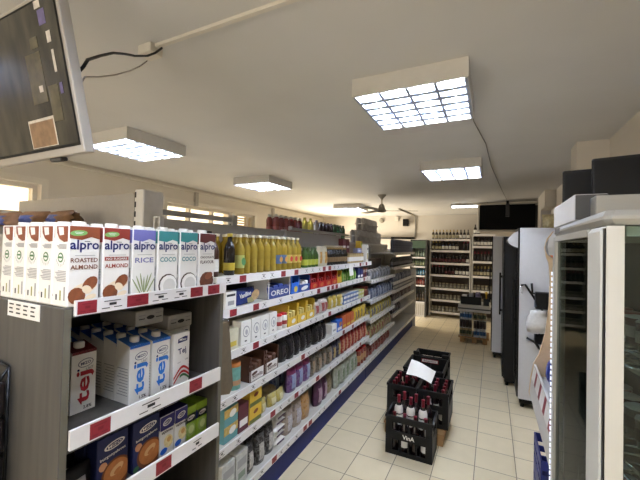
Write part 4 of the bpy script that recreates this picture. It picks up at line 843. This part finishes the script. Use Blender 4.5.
jark = Kind('preserve_jar', 'jar', k_bottle([(.036, 0), (.04, .006), (.04, .11), (.034, .12)], col('jar_mixed', (110, 100, 76), .3, .5, scale=25), col('lid_mix', (150, 140, 110)), (.12, .14, .037), col('lab_mix', (160, 156, 140)), (.03, .08), 8))
for k, (z, n) in enumerate(((.74, 10), (.44, 9), (.13, 8))):
    for i in range(n): jark.put((-1.40 + i * .092, 9.56, z), 0, 'small jar on ' + ['fifth', 'sixth', 'bottom'][k] + ' shelf of wide wine rack, ' + ORD[i] + ' from the cooler', 'jars in the wide rack')
for k, (z, kk, n) in enumerate(((2.15, W2, 2), (1.85, W2, 6), (1.47, W4, 6), (1.10, W1, 6))):
    for i in range(n): kk.put((-.385 + i * .079, 9.58, z), 0, 'wine bottle on ' + shw[k] + ' shelf of narrow wine rack, ' + ORD[i] + ' from wide rack', 'wines in the narrow rack').scale = (.95, .95, .88)
for k, z in enumerate((.74, .40)):
    for i in range(5): jark.put((-.38 + i * .092, 9.56, z), 0, 'small jar on ' + ['fifth', 'bottom'][k] + ' shelf of narrow wine rack, ' + ORD[i] + ' from wide rack', 'jars in the narrow rack')
t = thing('drinks_cooler', 'tall open drinks cooler with green header against the back wall', 'fridge', (-1.93, 9.25, 0)); gh = col('header_green', (84, 110, 92)); liner = col('cooler_liner', (150, 162, 160))
b = MB(); b.box(0, .03, 0, .55, 0, 2.0, black); b.box(.385, .42, 0, .55, 0, 2.0, dgrey); b.box(.03, .385, .5, .55, .05, 2.0, liner); b.box(.03, .385, .02, .5, 1.97, 2.0, dgrey); b.build('body', t)
b = MB(); b.box(.03, .385, .0, .05, 1.78, 1.97, gh); b.build('header', t)
b = MB(); b.box(.03, .385, .0, .5, .0, .36, lgrey)
for k in range(6): b.fq(.06 + k * .055, .09 + k * .055, .05, .32, grey_m, -.0008)
b.build('base_grille', t)
cz = [1.53, 1.29, 1.05, .80, .37]
for z in cz: b = MB(); b.box(.03, .385, .03, .5, z - .015, z, chrome); b.box(.03, .385, .02, .03, z - .02, z + .02, strip_m); b.build('shelf', t)
cols_ = [((140, 160, 140), (170, 186, 170)), ((120, 140, 110), (180, 190, 150)), ((70, 130, 170), (150, 190, 210)), ((150, 60, 54), (190, 120, 110)), ((60, 50, 44), (110, 90, 60))]
for k, z in enumerate(cz):
    a_, c_ = cols_[k]; kk = Kind('drink_bottle', 'bottle', k_bottle(bprof(.029, .20 if k < 4 else .30, .011), col('drk%d' % k, a_, .2), col('drc%d' % k, c_), (.188 if k < 4 else .285, .205 if k < 4 else .305, .013), col('drl%d' % k, c_), (.05, .11), 8))
    for i in range(5): kk.put((-1.86 + i * .067, 9.32, z), 0, 'drink bottle on ' + shw[k] + ' shelf of the drinks cooler, ' + ORD[i] + ' from the gondola', 'bottles in the drinks cooler')
# pallet display with drinks and a basket
t = thing('pallet_stand', 'low pallet base under the shrink-packed cans at aisle end', 'pallet', (-.56, 7.2, 0))
b = MB()
for x in (.03, .24, .42): b.box(x, x + .08, 0, .55, 0, .085, card)
b.build('bearer', t); b = MB(); b.box(0, .53, 0, .56, .085, .115, card); b.build('deck', t)
def canpack(c1, c2):
    def mk():
        P = []; f = MB(); f.box(-.115, .115, 0, .5, 0, .006, lgrey); P.append(('tray', f))
        for i in range(4):
            for j in range(2):
                q = MB(); q.lathe([(.022, .0065), (.026, .012), (.026, .135), (.021, .145), (.021, .15), (.001, .15)], c1, 8, -.083 + i * .055, .035 + j * .07); q.lathe([(.0265, .04), (.0265, .11)], c2, 8, -.083 + i * .055, .035 + j * .07); P.append(('can', q))
        return P
    return mk
cblu = Kind('can_pack', 'drink pack', canpack(col('can_wht', (196, 200, 206), .3), col('can_blu', (50, 96, 150), .3))); cdrk = Kind('can_pack', 'drink pack', canpack(col('can_blk', (70, 62, 60), .3), col('can_brn', (60, 44, 44), .3))); cgrn = Kind('can_pack', 'drink pack', canpack(col('can_gld', (170, 150, 110), .3), col('can_grn', (70, 80, 56), .3)))
for r, row in enumerate(((cgrn, cblu), (cdrk, cdrk), (cblu, cgrn))):
    for c in range(2): row[c].put((-.435 + c * .245, 7.21, .116 + r * .156), 0, 'tray of cans at aisle end, ' + ['bottom', 'middle', 'top'][r] + ' layer, ' + ['side near wine rack', 'side near fridges'][c], 'trays of cans at the aisle end')
t = thing('counter_board', 'pale grey tabletop board lying on the trays of cans', 'board', (-.57, 7.18, .585)); b = MB(); b.box(0, .56, 0, .55, 0, .13, lgrey, .01); b.build('top_panel', t); b = MB(); b.box(0, .56, -.008, .0, .05, .075, dgrey); b.build('edge_strip', t)
t = thing('wire_basket', 'dark open basket of small goods on the grey tabletop board', 'basket', (-.53, 7.25, .717)); b = MB()
b.box(0, .36, 0, .3, 0, .01, black); 
for a in ((0, .36, 0, .012), (0, .36, .288, .3), (0, .012, .012, .288), (.348, .36, .012, .288)): b.box(*a, .01, .15, black)
b.build('basket_body', t)
for k in range(6):
    kk = MB(); kk.pillow(.085, .07, .16 + .03 * (k % 3), [white, M('good_grey', (150, 150, 156), .4, var=.3), M('good_violet', (120, 110, 150), .4, var=.3)][k % 3], seed=60 + k)
    tag(kk.build('goods_bag', None, (-.47 + .12 * (k % 3), 7.28 + .12 * (k // 3), .728)), ['white', 'grey', 'violet'][k % 3] + ' small goods bag in dark basket, ' + ['front', 'rear'][k // 3] + ' row', 'bag', 'small bags in the dark basket')
b = MB(); b.box(-.05, .05, 0, .07, 0, .13, black, .004); b.lathe([(.012, .13), (.012, .2), (.03, .24), (.001, .27)], yellow, 8, 0, .035); tag(b.build('yellow_pump_bottle', None, (-.085, 7.25, .717)), 'black container with yellow top beside the dark basket', 'bottle')
# wall bits
b = MB(); b.box(-2.28, -2.13, YB - .12, YB - .002, 2.40, 2.60, black, .01); tag(b.build('wall_speaker', None), 'small black loudspeaker on the back wall beyond the fan', 'speaker')
b = MB(); b.box(-2.52, -2.42, YB - .05, YB - .002, 2.55, 2.68, fr_m, .01); tag(b.build('junction_box', None), 'small white junction box on back wall left of the loudspeaker', 'box')
b = MB(); b.lathe([(.07, 0), (.07, .03), (.04, .05), (.001, .05)], M('bell_grey', (150, 146, 132), .4), 12); b.tf(Matrix.Translation((-2.93, YB - .002, 2.57)) @ Matrix.Rotation(PI / 2, 4, 'X')); tag(b.build('alarm_bell', None), 'round grey alarm bell on the back wall behind fan', 'alarm')
b = MB(); b.tube([(-1.95, YB - .02, 2.09), (-1.95, YB - .02, 2.66), (-1.95, YB - .05, 2.685), (-1.97, 8.06, 2.685)], .018, grey_m, 6); tag(b.build('conduit_pipe', None), 'grey conduit running down back wall above the drinks cooler', 'pipe')

# ------------------------------------------------------------------ fridges along the right wall
def fridge(x0, x1, y0, y1, h, lab, handle_y=.45, bodym=None):
    t = thing('upright_fridge', lab, 'fridge', (x0, y0, 0)); w, d = x1 - x0, y1 - y0
    b = MB(); b.box(.0145, w, 0, d, .10, h, bodym or freezer_w, .006); b.build('cabinet', t)
    b = MB(); b.box(.0, .014, 0, .03, .12, h, black); b.box(.0, .014, d - .03, d, .12, h, black); b.box(.0, .014, .03, d - .03, h - .22, h, black); b.box(.0, .014, .03, d - .03, .12, .24, black); b.build('door_frame', t)
    b = MB(); b.box(.004, .010, .03, d - .03, .24, h - .22, M('fridge_glass_dark', (12, 12, 14), .15, var=0, spec=.25)); b.build('door_glass', t)
    b = MB(); b.box(-.035, -.012, handle_y - .02, handle_y + .02, .85, 1.45, black, .006); b.box(-.012, .001, handle_y - .012, handle_y + .012, .9, .93, black); b.box(-.012, .001, handle_y - .012, handle_y + .012, 1.38, 1.41, black); b.build('handle', t)
    b = MB(); b.box(.03, w - .02, .02, d - .02, .05, .10, black); b.build('plinth', t)
    for x in (.06, w - .06):
        for y in (.06, d - .06): b = MB(); b.lathe([(.02, 0), (.02, .05)], black, 8, x, y); b.build('foot', t)
    return t
t1 = fridge(.268, .80, 4.54, 5.10, 2.03, 'large white-sided upright fridge standing nearest, beyond the chiller')
t2 = fridge(.135, .72, 5.16, 5.78, 1.95, 'all-black upright fridge behind the large white one', bodym=black)
b = MB(); n = 10; pts = [(-.002 - .105 * math.sin(PI * (k / n) ** .8), 1.80 + .20 * k / n) for k in range(n + 1)]
b.prism(pts, .0, .012, M('sign_grey', (176, 176, 178), .3)); b.prism(pts, .012, .55, black); b.build('curved_sign', t1)
fridge(.0, .58, 6.40, 7.02, 2.0, 'farthest white-sided upright fridge beside the goods table')
b = MB(); b.pillow(.16, .12, .17, M('straw_paper', (206, 192, 150), .6, var=.2), wob=.5, seed=71); tag(b.build('paper_bag', None, (.60, 4.72, 2.03)), 'crumpled straw-coloured paper bag on top of large white fridge', 'bag')
b = MB(); b.pillow(.16, .12, .13, M('straw_yellow', (206, 186, 120), .6, var=.2), wob=.3, seed=72); tag(b.build('paper_bag', None, (.73, 4.60, 2.03)), 'smaller yellow paper bag beside the straw-coloured one', 'bag')
t = thing('wall_basket', 'black wire bag holder hooked on side of large white fridge', 'basket', (.30, 4.54, 1.38))
b = MB(); b.tube([(.0, -.01, .0), (.04, -.02, .01), (.12, -.03, -.12), (.2, -.03, -.26), (.24, -.03, -.34)], .012, black); b.tube([(.1, -.03, .03), (.11, -.03, -.08), (.2, -.03, -.08), (.3, -.03, -.08)], .012, black); b.build('bracket_arm', t)
b = MB(); b.box(.13, .34, -.12, -.004, -.24, -.06, black, .01); b.build('holder_box', t)
b = MB(); b.tube([(0, -.012, -.01), (.0, -.02, -.07), (.012, -.02, -.09)], .004, chrome); b.build('hook', t)
b = MB(); b.tube([(.06, -.02, -.58), (.14, -.03, -.62), (.22, -.03, -.74)], .014, black); b.box(.13, .34, -.11, -.004, -.62, -.50, black, .01); b.build('lower_arm', t)
b = MB(); b.lathe([(.03, 0), (.085, .008), (.11, .05), (.108, .11), (.09, .165), (.07, .205), (.075, .235), (.03, .245)], M('bag_white_plastic', (214, 214, 214), .35, var=.08), 14)
rw = random.Random(9); b.v = [(x * (1 + .25 * (rw.random() - .5)), y * .55 * (1 + .3 * (rw.random() - .5)) + .06, z + .02 * (rw.random() - .5)) for x, y, z in b.v]
tag(b.build('plastic_bag', None, (.45, 4.355, .885)), 'white plastic carrier bag hanging from black holder on fridge', 'bag')

# ------------------------------------------------------------------ open chiller with curved cream side panels
prof = [(.82, 1.96), (.50, 1.96), (.43, 1.93), (.39, 1.87), (.374, 1.80), (.384, 1.73), (.402, 1.68), (.412, 1.55), (.408, 1.35), (.385, 1.12), (.345, .95), (.310, .875), (.290, .76), (.278, .635), (.31, .56), (.45, .50), (.45, 0), (.82, 0)]
t = thing('open_chiller', 'open chiller with curved cream side panels between glass fridge and white fridge', 'fridge', (0, 0, 0))
for y in (1.60, 3.25): b = MB(); b.prism(prof, y, y + .03, cream); b.build('side_panel', t)
b = MB(); b.box(.78, .82, 1.63, 3.25, .0, 1.95, lgrey); b.build('back_panel', t)
b = MB(); b.prism([(.50, 1.95), (.43, 1.92), (.40, 1.87), (.39, 1.80), (.40, 1.74), (.44, 1.78), (.78, 1.80), (.78, 1.95)], 1.63, 3.25, lgrey); b.build('canopy', t)
b = MB(); b.prism([(.78, .78), (.36, .78), (.325, .87), (.312, .87), (.294, .76), (.282, .64), (.315, .565), (.46, .505), (.46, .0), (.78, 0)], 1.63, 3.25, lgrey); dk = b.build('deck', t)
b = MB()
for k in range(20):
    y0 = 1.66 + k * .078; m = redtag if k % 3 == 2 else white
    b.add([(.2935, y0, .765), (.3095, y0, .865), (.3095, y0 + .074, .865), (.2935, y0 + .074, .765)], [(0, 1, 2, 3)], m)
b.build('price_rail', dk)
for z in (1.08, 1.32, 1.56): b = MB(); b.box(.46, .78, 1.63, 3.25, z - .015, z, lgrey); b.box(.452, .46, 1.63, 3.25, z - .02, z + .02, strip_m); b.build('shelf', t)
b = MB(); b.lathe([(.10, 0), (.10, .012), (.001, .012)], M('disc_grey', (150, 150, 150), .4), 20); b.tf(Matrix.Translation((.475, 3.24, 1.80)) @ Matrix.Rotation(PI / 2, 4, 'X')); b.build('round_sign', t)
b = MB(); b.lathe([(.045, 0), (.045, .008), (.001, .008)], M('sign_orange', (220, 120, 40), .4), 14); b.tf(Matrix.Translation((.445, 3.226, 1.76)) @ Matrix.Rotation(PI / 2, 4, 'X')); b.box(.42, .52, 3.21, 3.224, 1.785, 1.81, yellow); b.build('round_emblem', t)
bb = Kind('chilled_pack', 'pack', k_bag(.12, .1, .17, col('chill_blue', (44, 62, 170), .3, .2), face=col('chill_b2', (90, 110, 200), .3), seed=80)); rr = Kind('chilled_pack', 'pack', k_bag(.1, .09, .09, col('chill_red', (196, 52, 40), .3, .2), seed=81))
for i in range(8): bb.put((.38, 3.16 - i * .16, .78), -PI / 2, 'blue chilled pack in the chiller deck, ' + ORD[i] + ' from far end', 'blue packs in the chiller')
for i in range(4): rr.put((.50, 3.17 - i * .18, .78), -PI / 2, 'red chilled pack behind the blue packs in chiller, ' + ORD[i] + ' from far end', 'red packs in the chiller')
for k, z in enumerate((1.08, 1.32, 1.56)):
    for i in range(8): (jark).put((.55, 1.8 + i * .18, z), -PI / 2, 'small jar on ' + ['lower', 'middle', 'upper'][k] + ' chiller shelf, ' + ORD[i] + ' from near end', 'jars on the chiller shelves')
def bluecrate():
    b = MB(); m = M('crate_blue', (30, 38, 100), .4, var=.1)
    b.box(-.2, .2, 0, .14, 0, .01, m)
    for a in ((-.2, .2, 0, .01), (-.2, .2, .13, .14), (-.2, -.19, .01, .13), (.19, .2, .01, .13)):
        for z0, z1 in ((.01, .05), (.08, .12), (.15, .21)): b.box(*a, z0, z1, m)
    for x in (-.2, -.07, .06, .185): b.box(x, x + .015, .0, .01, .01, .21, m)
    return b
KBc = Kind('plastic_crate', 'crate', bluecrate)
KBc.put((.298, 2.86, 0), -PI / 2, 'blue plastic crate under the chiller lip, lower of two', 'blue crates under the chiller'); KBc.put((.298, 2.86, .2105), -PI / 2, 'blue plastic crate under the chiller lip, upper of two', 'blue crates under the chiller')

# ------------------------------------------------------------------ near glass-sided display fridge
x0, x1, y0, y1, hh = .200, .800, .870, 1.520, 1.852
t = thing('display_fridge', 'steel-framed glass display fridge at the right edge in the foreground', 'fridge', (0, 0, 0))
b = MB()
b.box(x0 + .004, x0 + .032, y0, y0 + .004, .22, 1.82, steel2); b.box(x0 + .002, x0 + .03, y0 + .0042, y0 + .017, .22, 1.815, black); b.box(x1 - .04, x1, y0, y0 + .04, .22, 1.82, steel); b.box(x1 - .04, x1, y1 - .04, y1, .22, 1.82, steel); b.box(x0 + .012, x0 + .035, y1 - .02, y1, .22, 1.82, steel); b.build('corner_post', t)
b = MB(); b.box(x0, x1, y0, y1, 1.822, hh, steel, .012); b.box(.282, x1 - .02, 1.163, 1.50, hh, hh + .06, steel, .002); b.box(.236, x1 - .02, 1.10, 1.157, hh, hh + .06, steel, .002); b.sq(1.37, 1.47, 1.828, 1.846, dgrey, x0 - .001); b.build('header', t)
b = MB(); b.box(x0, x1, y0, y1, .05, .22, steel, .004); b.box(x0 + .03, x1 - .03, y0 + .03, y1 - .03, 0, .05, black); b.build('base', t)
b = MB(); b.box(x1 - .03, x1 - .02, y0 + .04, y1 - .04, .22, 1.82, white); b.box(x0 + .04, x1 - .03, y0 + .02, y1 - .03, 1.80, 1.82, white); b.box(x0 + .04, x1 - .03, y0 + .02, y1 - .03, .22, .235, white); b.box(x0 + .036, x1 - .04, y1 - .03, y1 - .02, .22, 1.82, M('liner_dark', (48, 50, 52), .4)); b.build('liner', t)
b = MB(); b.box(x0 + .032, x1 - .04, y0 + .004, y0 + .010, .22, 1.82, glass('fridge_glass', (216, 226, 222), .1)); b.build('side_glass', t)
dr = MB(); xd = x0
dr.box(xd, xd + .03, y0 + .018, y0 + .14, .24, 1.820, steel2, .010); dr.box(xd, xd + .03, y1 - .04, y1, .24, 1.820, steel, .004); dr.box(xd, xd + .03, y0 + .14, y1 - .04, 1.803, 1.820, steel); dr.box(xd, xd + .03, y0 + .14, y1 - .04, .24, .30, steel)
do = dr.build('door', t)
b = MB(); b.box(xd + .010, xd + .016, y0 + .14, y1 - .04, .30, 1.803, glass('fridge_door_glass', (178, 186, 184), .05)); b.build('door_glass', do)
b = MB(); [b.box(xd - .0045, xd - .0005, y1 - .009, y1 - .004, .3 + .02 * k_, .312 + .02 * k_, M('led_strip', (235, 240, 255), .4, var=0, emit=.45)) for k_ in range(70)]; b.box(xd - .0007, xd, y1 - .010, y1 - .003, .29, 1.71, steel); b.build('light_strip', t)
for z in (.50, .78, 1.04, 1.28, 1.52):
    b = MB(); n = 12
    front = [(x0 + .040 + .04 * (abs(2 * k / n - 1) ** 2), y0 + .05 + (y1 - y0 - .11) * k / n, z) for k in range(n + 1)]
    b.tube(front, .006, chrome); b.tube([(x, y, z + .035) for x, y, _ in front], .004, chrome)
    for x, y, _ in front: b.tube([(x, y, z), (x1 - .05, y, z)], .0025, chrome, 4)
    b.build('wire_shelf', t)
cup = [Kind('yogurt_cup', 'cup', k_bottle([(.028, 0), (.033, .07)], col('cup_%s' % n_, c_, .3, .2), col('cuplid_%s' % n_, l_), (.07, .074, .034), col('cuplab_%s' % n_, e_), (.02, .05), 8)) for n_, c_, l_, e_ in (('a', (206, 206, 206), (150, 60, 64), (120, 70, 74)), ('b', (110, 104, 104), (190, 190, 190), (80, 70, 76)), ('c', (90, 44, 44), (196, 190, 190), (196, 180, 176)))]
for k, z in enumerate((.50, .78, 1.04, 1.28, 1.52)):
    for i in range(6):
        for r in range(2): cup[(k + i // 2 + r) % 3].put((x0 + .125 + r * .085, y0 + .10 + i * .083, z + .003), -PI / 2, 'small tub on ' + ['bottom', 'second', 'third', 'fourth', 'top'][k] + ' wire shelf of glass fridge, ' + ['front', 'rear'][r] + ' row, ' + ORD[i] + ' from camera end', 'tubs inside the glass fridge')
t = thing('sign_box', 'white light-box sign with grey end on top of the glass fridge', 'sign', (0, 0, 0))
b = MB(); b.box(.202, .276, 1.165, 1.515, 1.853, 1.925, freezer_w, .002); b.build('box', t); b = MB(); b.box(.204, .274, 1.1605, 1.1645, 1.855, 1.923, dgrey); b.build('end_face', t)
def monitor(name, lab, x, y, z, w, h, rz):
    t = thing(name, lab, 'monitor', (x, y, z), rz); b = MB(); b.box(0, w, 0, .035, 0, h, black, .004); b.build('casing', t); b = MB(); b.fq(.008, w - .008, .008, h - .008, M('dark_screen', (10, 11, 13), .3, var=0, spec=.15), -.0008); b.build('screen', t); return t
monitor('monitor', 'smaller black monitor standing on the sign box at left', .214, 1.43, 1.9255, .30, .118, -.16)
monitor('monitor', 'larger black monitor standing on the sign box at the right edge', .258, 1.255, 1.9255, .34, .115, -.20)

# ------------------------------------------------------------------ hanging screens
a = .21; BRp = Vector((-1.057, .586, 2.022)); t = thing('hanging_screen', 'large tilted screen with silver bezel hanging at upper left', 'television', BRp, 0)
Rt = Matrix.Rotation(a, 4, 'X'); w, h = .74, .44
b = MB(); b.box(-w, 0, .0, .03, 0, h, M('bezel_silver', (176, 172, 166), .35, metal=.3, var=.03), .003); b.tf(Rt); b.build('casing', t)
scr = M('screen_picture', (46, 42, 34), .25, var=.75, scale=16, emit=.0, sx=(1.6, 1, .45))
nt = scr.node_tree; bs = nt.nodes['Principled BSDF']; rp = [n for n in nt.nodes if n.type == 'VALTORGB'][0]; nt.links.remove(bs.inputs['Base Color'].links[0]); bs.inputs['Base Color'].default_value = (.01, .01, .01, 1); nt.links.new(rp.outputs[0], bs.inputs['Emission Color']); bs.inputs['Emission Strength'].default_value = .38
rp.color_ramp.elements[0].color = lin((30, 27, 22)) + (1,); rp.color_ramp.elements[1].color = lin((92, 84, 66)) + (1,)
b = MB(); b.fq(-w + .01, -.012, .022, h - .01, black, -.0008); b.fq(-w + .015, -.020, .030, h - .016, scr, -.0015)
def glow(n, c, e): m = M(n, c, .3, var=.35, scale=40, emit=e); return m
pl = glow('screen_light', (170, 162, 150), .26); pt_ = glow('screen_tan', (112, 88, 64), .32); pv = glow('screen_violet', (84, 76, 112), .2); pg = glow('screen_olive', (74, 68, 52), .25); pd = glow('screen_deep', (22, 20, 18), .3)
for x, z, ww, hh_, mt in ((-.265, .034, .145, .085, pl), (-.261, .036, .135, .075, pt_), (-.105, .36, .035, .04, pv), (-.115, .405, .03, .02, pl), (-.08, .31, .02, .03, pl), (-.07, .23, .012, .06, pl), (-.06, .17, .014, .03, pv), (-.21, .16, .08, .14, pg), (-.19, .24, .04, .015, pg), (-.165, .19, .02, .018, pl), (-.12, .10, .05, .10, pg), (-.17, .31, .04, .03, pg)):
    i_ = len(b.f); b.fq(x, x + ww, z, z + hh_, mt, -.002 - .00004 * i_)
b.tf(Rt); b.build('screen', t)
b = MB(); b.box(-w * .5 - .04, -w * .5 + .04, .03, .06, .15, .30, dgrey); b.tf(Rt); b.tube([(-w * .5, .02, .3), (-w * .5, .02, H - BRp.z)], .02, dgrey, 8); b.build('mount', t)
b = MB(); b.box(-.20, -.14, .005, .028, -.012, 0, dgrey, .003); b.tf(Rt); b.build('sensor', t)
b = MB(); b.box(-1.52, -1.43, 1.06, 1.13, H - .045, H, fr_m, .004); tag(b.build('ceiling_junction_box', None), 'white junction box on ceiling beside the hanging screen', 'box')
b = MB(); b.tube([(-1.12, 0.588, 2.262), (-1.085, 0.588, 2.278), (-1.106, 0.611, 2.315), (-1.165, 0.681, 2.376), (-1.226, 0.761, 2.441), (-1.283, 0.844, 2.493), (-1.323, 0.912, 2.529), (-1.368, 1.0, 2.584), (-1.39, 1.056, 2.631), (-1.396, 1.096, 2.677)], .005, black, 6); tag(b.build('black_cable', None), 'black cable from hanging screen to the ceiling junction box', 'cable')
b = MB(); b.tube([(-1.13, 0.588, 2.226), (-1.09, 0.590, 2.238), (-1.145, 0.626, 2.277), (-1.225, 0.719, 2.335), (-1.287, 0.81, 2.396), (-1.34, 0.905, 2.467), (-1.395, 0.988, 2.539), (-1.413, 1.034, 2.588)], .003, grey_m, 6); tag(b.build('thin_cable', None), 'thin pale cable sagging below black cable at hanging screen', 'cable')
b = MB(); b.box(-1.43, -.2, 1.085, 1.105, H - .014, H, fr_m); tag(b.build('cable_trunking', None), 'white cable trunking running across ceiling from the junction box', 'trunking')
t = thing('hanging_monitor', 'wide black monitor hanging from ceiling over the fridges at aisle end', 'television', (.25, 7.3, 0))
blk = M('matte_black', (8, 8, 9), .7, var=0, spec=.15)
b = MB(); b.box(-.475, .445, .02, .07, 2.16, 2.63, blk, .006); b.build('casing', t)
b = MB(); b.box(-.03, .03, -.03, .018, 2.40, 2.64, M('mount_black', (40, 40, 42), .4), .003); b.box(-.022, .022, -.005, .018, 2.62, H, blk); b.build('mount', t)
b = MB(); b.tube([(-.135, 2.40, H - .006), (-.13, 2.7, H - .008), (-.06, 3.3, H - .01), (-.02, 4.2, H - .01), (.12, 5.9, H - .012), (.24, 7.2, H - .012)], .004, M('cable_grey', (120, 116, 108), .5, var=0), 6); tag(b.build('ceiling_cable', None), 'thin grey cable from the large ceiling light to the hanging monitor', 'cable')
b = MB(); b.box(-.27, .80, 7.48, 7.54, 2.13, H - .012, fr_m, .01); b.box(-.22, .75, 7.47, 7.48, 2.18, 2.62, M('board_dark', (60, 58, 56), .5)); tag(b.build('framed_board', None), 'white-framed dark board hanging behind black monitor near fridges', 'board')
b = MB(); b.box(-.1, -.08, 7.50, 7.52, H - .013, H, chrome); b.build('hanger', bpy.data.objects['framed_board'])
